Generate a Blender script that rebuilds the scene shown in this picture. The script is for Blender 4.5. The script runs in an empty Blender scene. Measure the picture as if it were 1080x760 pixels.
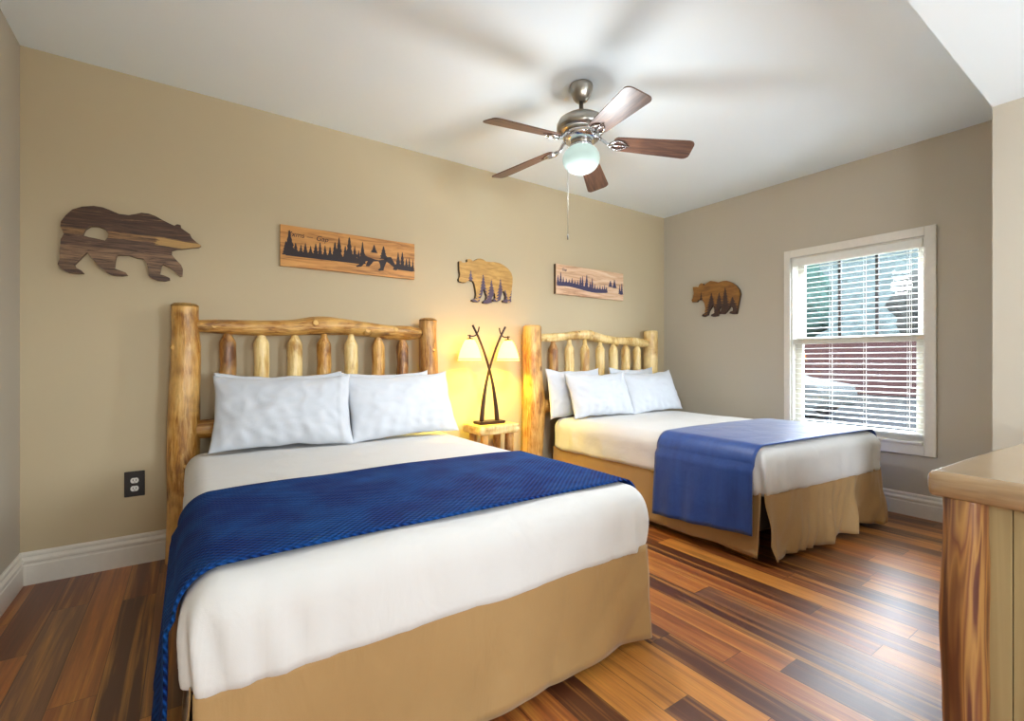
import bpy, bmesh, math, random
from mathutils import Vector, Matrix, noise as mnoise
random.seed(7)
C = bpy.context.scene.collection
SC = bpy.context.scene
R = math.radians
PI = math.pi

# ------------------------------------------------------------------ materials
class NT:
    def __init__(s, name):
        m = bpy.data.materials.new(name); m.use_nodes = True
        s.m = m; s.t = m.node_tree; s.t.nodes.clear()
        s.out = s.t.nodes.new('ShaderNodeOutputMaterial')
    def n(s, typ, **kw):
        nd = s.t.nodes.new(typ)
        for k, v in kw.items():
            if k in ('ins',): continue
            setattr(nd, k, v)
        return nd
    def l(s, a, b): s.t.links.new(a, b)
    def val(s, sock, v):
        if isinstance(v, bpy.types.NodeSocket): s.l(v, sock)
        elif v is not None: sock.default_value = v
    def math(s, op, a, b=None, c=None, clamp=False):
        nd = s.n('ShaderNodeMath', operation=op, use_clamp=clamp)
        s.val(nd.inputs[0], a)
        if b is not None: s.val(nd.inputs[1], b)
        if c is not None: s.val(nd.inputs[2], c)
        return nd.outputs[0]
    def coord(s, which='Object'):
        return s.n('ShaderNodeTexCoord').outputs[which]
    def mapping(s, v, scale=(1,1,1), loc=(0,0,0), rot=(0,0,0)):
        nd = s.n('ShaderNodeMapping'); s.l(v, nd.inputs[0])
        nd.inputs['Location'].default_value = loc; nd.inputs['Rotation'].default_value = rot
        nd.inputs['Scale'].default_value = scale
        return nd.outputs[0]
    def noise(s, v, scale=5, detail=3, rough=.5, dist=0, out=0):
        nd = s.n('ShaderNodeTexNoise'); s.l(v, nd.inputs['Vector'])
        nd.inputs['Scale'].default_value = scale; nd.inputs['Detail'].default_value = detail
        nd.inputs['Roughness'].default_value = rough; nd.inputs['Distortion'].default_value = dist
        return nd.outputs[out]
    def ramp(s, f, stops, interp='LINEAR'):
        nd = s.n('ShaderNodeValToRGB'); s.val(nd.inputs[0], f)
        cr = nd.color_ramp; cr.interpolation = interp
        while len(cr.elements) > 1: cr.elements.remove(cr.elements[-1])
        cr.elements[0].position = stops[0][0]; cr.elements[0].color = tuple(stops[0][1]) + (1,)
        for p, c in stops[1:]:
            e = cr.elements.new(p); e.color = tuple(c) + (1,)
        return nd.outputs[0]
    def mix(s, f, a, b, mode='MIX'):
        nd = s.n('ShaderNodeMix', data_type='RGBA', blend_type=mode)
        s.val(nd.inputs[0], f)
        for sock, v in ((nd.inputs[6], a), (nd.inputs[7], b)):
            if isinstance(v, bpy.types.NodeSocket): s.l(v, sock)
            else: sock.default_value = tuple(v) + (1,)
        return nd.outputs[2]
    def sep(s, v):
        nd = s.n('ShaderNodeSeparateXYZ'); s.l(v, nd.inputs[0]); return nd.outputs
    def comb(s, x=0, y=0, z=0):
        nd = s.n('ShaderNodeCombineXYZ')
        for i, v in enumerate((x, y, z)): s.val(nd.inputs[i], v)
        return nd.outputs[0]
    def bump(s, h, strength=.3, dist=.01, normal=None):
        nd = s.n('ShaderNodeBump'); s.l(h, nd.inputs['Height'])
        nd.inputs['Strength'].default_value = strength; nd.inputs['Distance'].default_value = dist
        if normal is not None: s.l(normal, nd.inputs['Normal'])
        return nd.outputs[0]
    def bsdf(s, col, rough=.5, metal=0, normal=None, spec=None, **kw):
        b = s.n('ShaderNodeBsdfPrincipled')
        if isinstance(col, bpy.types.NodeSocket): s.l(col, b.inputs['Base Color'])
        else: b.inputs['Base Color'].default_value = tuple(col) + (1,)
        s.val(b.inputs['Roughness'], rough); s.val(b.inputs['Metallic'], metal)
        if spec is not None: b.inputs['Specular IOR Level'].default_value = spec
        if normal is not None: s.l(normal, b.inputs['Normal'])
        for k, v in kw.items():
            b.inputs[k.replace('_', ' ')].default_value = v
        s.l(b.outputs[0], s.out.inputs[0])
        return b

def srgb(r, g, b):
    def f(c):
        c /= 255.
        return c/12.92 if c <= .04045 else ((c+.055)/1.055)**2.4
    return (f(r), f(g), f(b))

def m_paint(name, col, bumpk=.06, rough=.75, scale=220):
    t = NT(name); o = t.coord()
    h = t.noise(o, scale, 3, .6); big = t.noise(o, 1.3, 2, .5)
    c = t.mix(big, tuple(x*.97 for x in col), tuple(min(1, x*1.03) for x in col))
    t.bsdf(c, rough, normal=t.bump(h, bumpk, .004)); return t.m

def m_plain(name, col, rough=.5, metal=0, **kw):
    t = NT(name); o = t.coord()
    n = t.noise(o, 30, 3, .5)
    c = t.mix(n, tuple(x*.93 for x in col), tuple(min(1, x*1.05) for x in col))
    t.bsdf(c, rough, metal, **kw); return t.m

def m_log(name, dark, mid, light, seed=0, long='Z', sc=1.0):
    """peeled log: streaks along the long axis, knots and bark-stained patches"""
    t = NT(name); o = t.coord()
    oi = t.n('ShaderNodeObjectInfo')
    off = t.math('MULTIPLY', oi.outputs['Random'], 37.0)
    v0 = t.n('ShaderNodeVectorMath', operation='ADD'); t.l(o, v0.inputs[0]); t.l(t.comb(off, off, off), v0.inputs[1])
    v = v0.outputs[0]
    st = {'Z': (1, 1, .12), 'X': (.12, 1, 1), 'Y': (1, .12, 1)}[long]
    vs = t.mapping(v, st)
    fine = t.noise(vs, 60*sc, 5, .65, .6)
    patch = t.noise(t.mapping(v, tuple(min(1, k*3) for k in st)), 7*sc, 4, .6, 1.2)
    c = t.ramp(fine, [(.28, dark), (.45, mid), (.7, light)])
    pm = t.ramp(patch, [(.50, (0, 0, 0)), (.62, (1, 1, 1))])
    c = t.mix(t.math('MULTIPLY', pm, .8), c, dark)
    pk = t.ramp(t.noise(v, 5*sc, 2, .5), [(.46, (0, 0, 0)), (.66, (1, 1, 1))])
    c = t.mix(t.math('MULTIPLY', pk, .65), c, tuple(min(1, k*1.15) for k in light))
    vo = t.n('ShaderNodeTexVoronoi'); t.l(t.mapping(v, tuple(min(1, k*4) for k in st)), vo.inputs['Vector']); vo.inputs['Scale'].default_value = 9*sc
    kn = t.ramp(vo.outputs['Distance'], [(.0, (1, 1, 1)), (.07, (.9, .9, .9)), (.13, (0, 0, 0))])
    c = t.mix(t.math('MULTIPLY', kn, .8), c, tuple(k*.35 for k in dark))
    h = t.math('ADD', t.math('MULTIPLY', fine, .5), patch)
    t.bsdf(c, .42, normal=t.bump(h, .7, .014), Coat_Weight=.25, Coat_Roughness=.25); return t.m

def m_fabric(name, col, weave=500, fold=.5, rough=.9, sheen=.2, foldscale=5, col2=None, stretch=(1,1,1), fdist=.03):
    t = NT(name); o = t.coord()
    w = t.noise(o, weave, 2, .5); f = t.noise(t.mapping(o, stretch), foldscale, 4, .45, .8)
    c = t.mix(t.noise(o, 3, 3, .6), col, col2 or tuple(k*.94 for k in col))
    nrm = t.bump(f, fold, fdist)
    nrm = t.bump(w, .15, .002, nrm)
    t.bsdf(c, rough, normal=nrm, Sheen_Weight=sheen); return t.m

M = {}
M['wall'] = m_paint('tan_wall_paint', srgb(196, 180, 148))
M['wall_grey'] = m_paint('greige_wall_paint', srgb(188, 180, 164))
M['ceiling'] = m_paint('white_ceiling_paint', srgb(238, 248, 254), .12)
M['trim'] = m_plain('white_trim_enamel', srgb(226, 222, 212), .35)

def m_floor():
    t = NT('wood_plank_floor'); o = t.coord(); x, y, z = t.sep(o)
    W, L = .128, 1.25
    xs = t.math('DIVIDE', x, W); row = t.math('FLOOR', xs)
    wn = t.n('ShaderNodeTexWhiteNoise', noise_dimensions='1D'); t.l(row, wn.inputs['W'])
    ys = t.math('ADD', t.math('DIVIDE', y, L), t.math('MULTIPLY', wn.outputs[0], 9.0))
    colm = t.math('FLOOR', ys)
    idn = t.n('ShaderNodeTexWhiteNoise', noise_dimensions='2D'); t.l(t.comb(row, colm, 0), idn.inputs['Vector'])
    rv = idn.outputs['Value']; r3 = t.sep(idn.outputs['Color'])
    base = t.ramp(rv, [(0, srgb(88, 44, 22)), (.2, srgb(124, 64, 28)), (.38, srgb(156, 86, 38)), (.56, srgb(128, 84, 56)),
                       (.72, srgb(178, 106, 46)), (.88, srgb(196, 128, 56))], 'CONSTANT')
    # broad lengthwise streaks, half-strips of honey sapwood, fine grain
    gv = t.comb(t.math('ADD', t.math('MULTIPLY', x, 26), t.math('MULTIPLY', rv, 91)), t.math('ADD', t.math('MULTIPLY', y, .9), t.math('MULTIPLY', r3[1], 40)), 0)
    g1 = t.noise(gv, 1, 4, .55, .5)
    c = t.mix(t.ramp(g1, [(.50, (0, 0, 0)), (.66, (.7, .7, .7))]), base, srgb(206, 142, 62))
    c = t.mix(t.ramp(g1, [(.30, (.5, .5, .5)), (.5, (0, 0, 0))]), c, srgb(66, 32, 18))
    fv = t.comb(t.math('ADD', t.math('MULTIPLY', x, 130), t.math('MULTIPLY', rv, 333)), t.math('MULTIPLY', y, 5), 0)
    g2 = t.noise(fv, 1, 5, .7, .8)
    c = t.mix(t.ramp(g2, [(.3, (.35, .35, .35)), (.6, (0, 0, 0))]), c, srgb(64, 34, 20), 'MIX')
    # seams
    fx = t.math('FRACT', xs); fy = t.math('FRACT', ys)
    ex = t.math('MINIMUM', fx, t.math('SUBTRACT', 1, fx)); ey = t.math('MULTIPLY', t.math('MINIMUM', fy, t.math('SUBTRACT', 1, fy)), L/W)
    e = t.math('MINIMUM', ex, ey)
    seam = t.math('LESS_THAN', e, .011)
    c = t.mix(t.math('MULTIPLY', seam, .65), c, srgb(28, 15, 9))
    h = t.math('ADD', t.math('MULTIPLY', t.math('MINIMUM', e, .03), 20), t.math('MULTIPLY', g2, .35))
    wav = t.noise(t.mapping(o, (9, 1.2, 1)), 2, 2, .5)
    nrm = t.bump(h, .16, .003); nrm = t.bump(wav, .10, .01, nrm)
    rough = t.math('ADD', .33, t.math('MULTIPLY', g2, .12))
    t.bsdf(c, rough, normal=nrm, spec=.65, Coat_Weight=.22, Coat_Roughness=.36); return t.m
M['floor'] = m_floor()
M['log'] = m_log('peeled_pine_log', srgb(118, 66, 20), srgb(188, 130, 50), srgb(228, 184, 110))
M['log_x'] = m_log('peeled_pine_rail', srgb(116, 66, 22), srgb(186, 130, 54), srgb(226, 182, 108), long='X')
M['log_light'] = m_log('pale_peeled_pine', srgb(170, 116, 46), srgb(222, 186, 112), srgb(240, 216, 158), sc=.8)
M['log_rail'] = m_log('knotty_pine_rail', srgb(96, 52, 18), srgb(176, 118, 44), srgb(222, 176, 98), long='X', sc=1.4)
M['log_dark'] = m_log('bark_stained_pine_log', srgb(84, 44, 20), srgb(158, 102, 44), srgb(212, 164, 94))
M['cut'] = m_plain('cut_log_end', srgb(222, 178, 104), .6)
M['sheet'] = m_fabric('white_cotton_sheet', srgb(208, 207, 205), fold=.35, foldscale=4)
M['pillow'] = m_fabric('white_pillow_cotton', srgb(206, 210, 217), fold=.18, foldscale=4, fdist=.02)
M['skirt'] = m_fabric('tan_skirt_cloth', srgb(160, 126, 78), fold=.35, foldscale=6, rough=.7, stretch=(1, 1, .3))
M['under'] = m_plain('dark_box_cloth', srgb(58, 48, 40), .9)
M['metal_dark'] = m_plain('dark_bronze_metal', srgb(62, 42, 34), .38, .6)
M['nickel'] = m_plain('brushed_nickel', srgb(168, 162, 152), .28, 1)
M['chrome'] = m_plain('bright_chrome', srgb(210, 210, 212), .15, 1)
M['black'] = m_plain('black_plastic', srgb(26, 18, 18), .35)
M['white_plastic'] = m_plain('white_plastic', srgb(238, 236, 232), .35)
M['slat'] = m_plain('white_blind_slat', srgb(236, 236, 230), .45)

def m_quilt():
    t = NT('blue_quilted_cloth'); o = t.coord(); x, y, z = t.sep(o)
    # basket-like quilting: raised little blocks, staggered, along the strip
    s = t.math('ADD', x, t.math('MULTIPLY', z, 1.0))
    a = t.math('SINE', t.math('MULTIPLY', s, 250)); b = t.math('SINE', t.math('MULTIPLY', y, 300))
    q = t.math('MULTIPLY', a, b)
    st = t.math('SINE', t.math('MULTIPLY', y, 90))
    h = t.math('ADD', q, t.math('MULTIPLY', st, .15))
    f = t.noise(o, 6, 3, .5, .5)
    k = t.ramp(t.math('MULTIPLY_ADD', q, .5, .5), [(.15, srgb(2, 16, 70)), (.85, srgb(12, 58, 130))])
    c = t.mix(t.ramp(t.noise(o, 5, 3, .6), [(.4, (0, 0, 0)), (.75, (.7, .7, .7))]), k, srgb(18, 84, 150))
    nrm = t.bump(f, .3, .02); nrm = t.bump(h, .9, .004, nrm)
    t.bsdf(c, .8, normal=nrm, spec=.15); return t.m
M['quilt'] = m_quilt()
def m_satin():
    t = NT('navy_satin_cloth'); o = t.coord()
    f = t.noise(o, 7, 3, .5, .6); w = t.noise(o, 600, 2, .5)
    c = t.mix(t.noise(t.mapping(o, (1, 3, .6)), 6, 3, .6), srgb(24, 50, 112), srgb(40, 78, 146))
    nrm = t.bump(f, .3, .02); nrm = t.bump(w, .1, .002, nrm)
    t.bsdf(c, .48, normal=nrm, Sheen_Weight=.3, Sheen_Roughness=.35, spec=.5); return t.m
M['satin'] = m_satin()

def m_board(name, dark, mid, light, band=0.0, seed=0., axis='X', mixw=.5):
    """sawn board, grain along X (object space), optional wide planks in Z"""
    t = NT(name); o = t.coord(); x, y, z = t.sep(o)
    if axis == 'Y': x, y = y, x
    pid = 0.
    if band:
        rowv = t.math('FLOOR', t.math('DIVIDE', t.math('ADD', z, seed), band))
        wn = t.n('ShaderNodeTexWhiteNoise', noise_dimensions='1D'); t.l(rowv, wn.inputs['W']); pid = wn.outputs[0]
        v = t.comb(t.math('ADD', t.math('MULTIPLY', x, 3), t.math('MULTIPLY', pid, 50)), 0, t.math('ADD', t.math('MULTIPLY', z, 42), seed))
    else:
        v = t.comb(t.math('MULTIPLY', x, 3), 0, t.math('ADD', t.math('MULTIPLY', z, 34), seed))
    g = t.noise(v, 1, 5, .6, 1.0)
    c = t.ramp(g, [(.32, dark), (.48, mid), (.66, light)])
    if band:
        c = t.mix(t.math('MULTIPLY', pid, mixw), c, dark)
    t.bsdf(c, .55, normal=t.bump(g, .3, .004)); return t.m
M['board'] = m_board('golden_sign_board', srgb(140, 88, 38), srgb(196, 136, 68), srgb(216, 158, 86), seed=3)
M['board_pink'] = m_board('pale_sign_board', srgb(176, 128, 96), srgb(222, 182, 146), srgb(234, 204, 172), seed=9)
def m_reclaimed():
    t = NT('reclaimed_mixed_planks'); o = t.coord(); x, y, z = t.sep(o)
    zz = t.math('ADD', z, t.math('MULTIPLY', t.math('SUBTRACT', t.noise(t.mapping(o, (1, 1, .3)), 4, 2, .5), .5), .03))
    f = t.math('MULTIPLY', t.math('SUBTRACT', zz, 1.58), 2.5)
    plank = t.ramp(f, [(0, srgb(82, 56, 42)), (.10, srgb(128, 98, 72)), (.26, srgb(140, 108, 80)), (.42, srgb(104, 76, 58)), (.57, srgb(150, 112, 70)), (.66, srgb(92, 62, 42)), (.78, srgb(84, 54, 34))], 'CONSTANT')
    g = t.noise(t.comb(t.math('MULTIPLY', x, 5), 0, t.math('MULTIPLY', z, 75)), 1, 5, .65, 1.4)
    c = t.mix(t.ramp(g, [(.38, (.85, .85, .85)), (.56, (0, 0, 0))]), plank, srgb(52, 32, 22))
    c = t.mix(t.ramp(g, [(.60, (0, 0, 0)), (.72, (.6, .6, .6))]), c, srgb(176, 142, 100))
    lt = t.math('MULTIPLY', t.math('GREATER_THAN', t.math('ADD', x, t.math('MULTIPLY', g, .1)), -.10), t.math('MULTIPLY', t.math('GREATER_THAN', zz, 1.795), t.math('LESS_THAN', zz, 1.838)))
    c = t.mix(t.math('MULTIPLY', lt, .75), c, srgb(196, 156, 92))
    t.bsdf(c, .5, normal=t.bump(g, .5, .005)); return t.m
M['reclaimed'] = m_reclaimed()
M['ink'] = m_plain('burnt_ink', srgb(40, 24, 26), .6)
M['ink_blue'] = m_plain('dark_slate_ink', srgb(66, 60, 92), .6)
M['edge'] = m_plain('dark_board_edge', srgb(74, 54, 30), .6)
def m_treebear(name, body, body2, ink, trees, horiz):
    t = NT(name); o = t.coord(); x, y, z = t.sep(o); h = x if horiz == 'X' else y
    g = t.noise(t.mapping(o, (6, 6, 30) ), 1.5, 4, .6, .5)
    c = t.ramp(g, [(.35, body2), (.65, body)])
    tot = None
    jn = t.noise(o, 70, 2, .6)
    for (cx, top, k) in trees:
        dz = t.math('SUBTRACT', top, z)
        saw = t.math('FRACT', t.math('MULTIPLY', dz, 38))
        w = t.math('MULTIPLY', t.math('MULTIPLY', dz, k), t.math('MULTIPLY_ADD', saw, .7, .6))
        w = t.math('ADD', w, t.math('MULTIPLY', t.math('SUBTRACT', jn, .5), .012))
        d = t.math('SUBTRACT', w, t.math('ABSOLUTE', t.math('SUBTRACT', h, cx)))
        tot = d if tot is None else t.math('MAXIMUM', tot, d)
    mask = t.math('GREATER_THAN', tot, 0.0)
    c = t.mix(t.math('MULTIPLY', mask, .88), c, ink)
    t.bsdf(c, .5, normal=t.bump(g, .2, .003)); return t.m
M['bear_blue'] = m_treebear('honey_bear_with_blue_trees', srgb(204, 162, 92), srgb(170, 128, 66), srgb(52, 50, 92),
    [(1.90, 1.89, .22), (2.02, 1.87, .20), (2.10, 1.83, .25), (2.19, 1.85, .2), (2.32, 1.79, .35), (2.24, 1.76, .3)], 'X')
M['bear_brown'] = m_treebear('brown_bear_with_dark_trees', srgb(152, 106, 48), srgb(122, 80, 38), srgb(40, 28, 40),
    [(2.90, 1.86, .2), (2.785, 1.84, .3), (2.70, 1.83, .3), (2.635, 1.88, .22), (2.56, 1.77, .5)], 'Y')

def m_blade():
    t = NT('walnut_fan_blade'); o = t.coord(); x, y, z = t.sep(o)
    v = t.comb(t.math('MULTIPLY', x, 5), t.math('MULTIPLY', y, 60), 0)
    g = t.noise(v, 1, 5, .6, .6)
    c = t.ramp(g, [(.3, srgb(58, 36, 28)), (.5, srgb(90, 60, 46)), (.7, srgb(116, 84, 64))])
    t.bsdf(c, .4, normal=t.bump(g, .1, .002), Coat_Weight=.12, Coat_Roughness=.25); return t.m
M['blade'] = m_blade()
def m_shade(name, col, em, trans=.6):
    t = NT(name)
    d = t.n('ShaderNodeBsdfDiffuse'); d.inputs[0].default_value = col + (1,)
    tr = t.n('ShaderNodeBsdfTranslucent'); tr.inputs[0].default_value = col + (1,)
    mx = t.n('ShaderNodeMixShader'); mx.inputs[0].default_value = trans
    t.l(d.outputs[0], mx.inputs[1]); t.l(tr.outputs[0], mx.inputs[2])
    e = t.n('ShaderNodeEmission'); e.inputs[0].default_value = col + (1,); e.inputs[1].default_value = em
    ad = t.n('ShaderNodeAddShader'); t.l(mx.outputs[0], ad.inputs[0]); t.l(e.outputs[0], ad.inputs[1])
    t.l(ad.outputs[0], t.out.inputs[0]); return t.m
M['shade'] = m_shade('amber_glass_shade', (1.0, .80, .22), 1.7)
M['globe'] = m_shade('frosted_white_glass', (.48, .56, .53), .28)
def m_glass():
    t = NT('window_glass')
    tr = t.n('ShaderNodeBsdfTransparent'); g = t.n('ShaderNodeBsdfGlossy'); g.inputs['Roughness'].default_value = .02
    mx = t.n('ShaderNodeMixShader'); mx.inputs[0].default_value = .03
    t.l(tr.outputs[0], mx.inputs[1]); t.l(g.outputs[0], mx.inputs[2]); t.l(mx.outputs[0], t.out.inputs[0]); return t.m
M['glass'] = m_glass()

# ------------------------------------------------------------------ object helpers
def link_mesh(name, bm, mats, parent=None, smooth=False, loc=None, mat_world=None):
    me = bpy.data.meshes.new(name); bm.normal_update(); bm.to_mesh(me); bm.free()
    for m in (mats if isinstance(mats, (list, tuple)) else [mats]): me.materials.append(m)
    if smooth:
        for p in me.polygons: p.use_smooth = True
    o = bpy.data.objects.new(name, me); C.objects.link(o)
    if loc is not None: o.location = loc
    if mat_world is not None: o.matrix_world = mat_world
    if parent is not None: o.parent = parent
    return o
def empty(name, loc=(0, 0, 0), rz=0):
    o = bpy.data.objects.new(name, None); C.objects.link(o)
    o.location = loc; o.rotation_euler = (0, 0, rz); o.empty_display_size = .1
    return o
def tag(o, label, cat, group=None, kind=None):
    o['label'] = label; o['category'] = cat
    if group: o['group'] = group
    if kind: o['kind'] = kind
    return o
def struct(o):
    o['kind'] = 'structure'; return o
def bev(o, w=.004, seg=2, ang=35):
    m = o.modifiers.new('bev', 'BEVEL'); m.width = w; m.segments = seg; m.limit_method = 'ANGLE'; m.angle_limit = R(ang)
    return o
def box(bm, x0, x1, y0, y1, z0, z1, mi=0):
    vs = [bm.verts.new((x, y, z)) for z in (z0, z1) for y in (y0, y1) for x in (x0, x1)]
    for f in ((0, 2, 3, 1), (4, 5, 7, 6), (0, 1, 5, 4), (2, 6, 7, 3), (0, 4, 6, 2), (1, 3, 7, 5)):
        fc = bm.faces.new([vs[i] for i in f]); fc.material_index = mi
def boxobj(name, x0, x1, y0, y1, z0, z1, m, parent=None, b=.003):
    bm = bmesh.new(); box(bm, x0, x1, y0, y1, z0, z1)
    o = link_mesh(name, bm, m, parent)
    if b: bev(o, b)
    return o
def lathe(bm, prof, seg=32, cx=0, cy=0, mi=0, cap=True):
    rings = []
    for r, z in prof:
        rings.append([bm.verts.new((cx + r*math.cos(2*PI*i/seg), cy + r*math.sin(2*PI*i/seg), z)) for i in range(seg)])
    for a, b in zip(rings, rings[1:]):
        for i in range(seg):
            f = bm.faces.new((a[i], a[(i+1) % seg], b[(i+1) % seg], b[i])); f.material_index = mi
    if cap:
        f = bm.faces.new(rings[0][::-1]); f.material_index = mi
        f = bm.faces.new(rings[-1]); f.material_index = mi
def tube(bm, pts, radii, seg=12, mi=0, jit=0, seed=0, cap=True, flat=1.0):
    """swept tube through pts"""
    pts = [Vector(p) for p in pts]; rings = []
    if not hasattr(radii, '__len__'): radii = [radii]*len(pts)
    up = None
    for k, p in enumerate(pts):
        d = (pts[min(k+1, len(pts)-1)] - pts[max(k-1, 0)]).normalized()
        if up is None:
            up = Vector((0, 1, 0)) if abs(d.y) < .8 else Vector((1, 0, 0))
        a = (up - d*up.dot(d)).normalized(); b = d.cross(a); up = a
        ring = []
        for i in range(seg):
            th = 2*PI*i/seg; r = radii[k]
            if jit:
                n = mnoise.noise(Vector((math.cos(th)*1.3 + seed*7.1, math.sin(th)*1.3 - seed*3.3, p.length*5)))
                n2 = mnoise.noise(Vector((math.cos(th)*3 + seed, math.sin(th)*3, p.length*16)))
                r *= 1 + jit*n + jit*.45*n2
            ring.append(bm.verts.new(p + a*math.cos(th)*r*flat + b*math.sin(th)*r))
        rings.append(ring)
    for a_, b_ in zip(rings, rings[1:]):
        for i in range(seg):
            f = bm.faces.new((a_[i], a_[(i+1) % seg], b_[(i+1) % seg], b_[i])); f.material_index = mi
    if cap:
        f = bm.faces.new(rings[0][::-1]); f.material_index = mi
        f = bm.faces.new(rings[-1]); f.material_index = mi
def smoothpts(pts, n):
    """Catmull-Rom resample of (x,y,z,r...) tuples"""
    out = []; P = [pts[0]] + list(pts) + [pts[-1]]
    for k in range(1, len(P)-2):
        for j in range(n):
            t = j/n; q = []
            for a, b, c, d in zip(P[k-1], P[k], P[k+1], P[k+2]):
                q.append(.5*((2*b) + (-a+c)*t + (2*a-5*b+4*c-d)*t*t + (-a+3*b-3*c+d)*t**3))
            out.append(tuple(q))
    out.append(tuple(pts[-1])); return out
def extrude_outline(bm, pts, holes, depth_vec, mi=0, mi_side=0):
    """fills a (possibly holed) outline of 3-D points and gives it thickness"""
    loops = [pts] + holes; edges = []; allv = []
    for lp in loops:
        vs = [bm.verts.new(p) for p in lp]; allv.append(vs)
        for i in range(len(vs)): edges.append(bm.edges.new((vs[i], vs[(i+1) % len(vs)])))
    res = bmesh.ops.triangle_fill(bm, use_beauty=True, use_dissolve=False, edges=edges)
    faces = [f for f in res['geom'] if isinstance(f, bmesh.types.BMFace)]
    for f in faces: f.material_index = mi
    dup = {}
    dv = Vector(depth_vec)
    for vs in allv:
        for v in vs: dup[v] = bm.verts.new(v.co + dv)
    for f in faces:
        nf = bm.faces.new([dup[v] for v in f.verts][::-1]); nf.material_index = mi
    for vs in allv:
        n = len(vs)
        for i in range(n):
            a, b = vs[i], vs[(i+1) % n]
            nf = bm.faces.new((a, b, dup[b], dup[a])); nf.material_index = mi_side
    bmesh.ops.recalc_face_normals(bm, faces=bm.faces[:])

# camera and room dimensions (metres): headboard wall at y=D, window wall at x=XR
H_CAM, D, XL, XR, HC = 1.14, 3.383, -.7036, 4.402, 2.743

# outlines of the four carved bears, in wall coordinates (metres)
BEAR_A = [(-0.547, 1.868), (-0.529, 1.903), (-0.503, 1.939), (-0.465, 1.961), (-0.418, 1.974), (-0.381, 1.973), (-0.35, 1.963), (-0.313, 1.949), (-0.271, 1.95), (-0.242, 1.961), (-0.216, 1.973), (-0.183, 1.974), (-0.152, 1.965), (-0.122, 1.949), (-0.087, 1.933), (-0.066, 1.925), (-0.052, 1.936), (-0.036, 1.933), (-0.033, 1.916), (-0.013, 1.902), (0.009, 1.887), (0.018, 1.865), (0.041, 1.844), (0.064, 1.827), (0.053, 1.816), (0.012, 1.806), (-0.031, 1.794), (-0.052, 1.791), (-0.077, 1.779), (-0.077, 1.754), (-0.059, 1.73), (-0.034, 1.702), (-0.025, 1.677), (-0.027, 1.638), (-0.038, 1.634), (-0.059, 1.656), (-0.08, 1.676), (-0.101, 1.688), (-0.118, 1.694), (-0.125, 1.683), (-0.129, 1.657), (-0.132, 1.636), (-0.108, 1.63), (-0.087, 1.619), (-0.086, 1.608), (-0.108, 1.601), (-0.142, 1.601), (-0.169, 1.611), (-0.183, 1.626), (-0.186, 1.66), (-0.193, 1.692), (-0.206, 1.716), (-0.236, 1.717), (-0.274, 1.728), (-0.322, 1.72), (-0.328, 1.693), (-0.332, 1.647), (-0.306, 1.638), (-0.284, 1.63), (-0.276, 1.617), (-0.3, 1.61), (-0.338, 1.61), (-0.366, 1.623), (-0.378, 1.638), (-0.396, 1.648), (-0.418, 1.682), (-0.446, 1.72), (-0.465, 1.692), (-0.495, 1.649), (-0.489, 1.634), (-0.468, 1.622), (-0.457, 1.607), (-0.483, 1.603), (-0.518, 1.605), (-0.547, 1.623), (-0.559, 1.645), (-0.552, 1.673), (-0.552, 1.712), (-0.549, 1.751), (-0.548, 1.775), (-0.535, 1.806), (-0.541, 1.823), (-0.549, 1.841)]
HOLE_A = [(-0.461, 1.813), (-0.451, 1.843), (-0.43, 1.864), (-0.399, 1.868), (-0.372, 1.857), (-0.358, 1.835), (-0.36, 1.815), (-0.372, 1.794), (-0.406, 1.8), (-0.436, 1.803), (-0.457, 1.808)]
BEAR_B = [(1.794, 1.943), (1.811, 1.947), (1.821, 1.938), (1.841, 1.937), (1.869, 1.946), (1.868, 1.968), (1.886, 1.975), (1.907, 1.969), (1.921, 1.958), (1.939, 1.967), (1.967, 1.985), (1.993, 1.99), (2.021, 1.985), (2.047, 1.971), (2.091, 1.973), (2.136, 1.977), (2.181, 1.974), (2.227, 1.96), (2.273, 1.934), (2.304, 1.901), (2.316, 1.864), (2.316, 1.818), (2.308, 1.766), (2.304, 1.714), (2.3, 1.675), (2.303, 1.652), (2.265, 1.643), (2.219, 1.646), (2.215, 1.659), (2.242, 1.67), (2.246, 1.696), (2.234, 1.727), (2.221, 1.745), (2.207, 1.719), (2.196, 1.686), (2.192, 1.66), (2.166, 1.647), (2.121, 1.645), (2.113, 1.658), (2.139, 1.672), (2.136, 1.7), (2.128, 1.722), (2.121, 1.693), (2.106, 1.673), (2.102, 1.654), (2.106, 1.632), (2.062, 1.621), (2.021, 1.623), (2.018, 1.635), (2.047, 1.653), (2.054, 1.681), (2.04, 1.718), (2.029, 1.745), (2.018, 1.722), (2.007, 1.684), (1.989, 1.651), (1.982, 1.629), (1.939, 1.626), (1.911, 1.633), (1.918, 1.646), (1.946, 1.657), (1.953, 1.692), (1.946, 1.734), (1.936, 1.776), (1.925, 1.794), (1.893, 1.8), (1.873, 1.792), (1.852, 1.778), (1.821, 1.775), (1.794, 1.781), (1.79, 1.799), (1.8, 1.818), (1.804, 1.842), (1.797, 1.872), (1.795, 1.908)]
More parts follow.
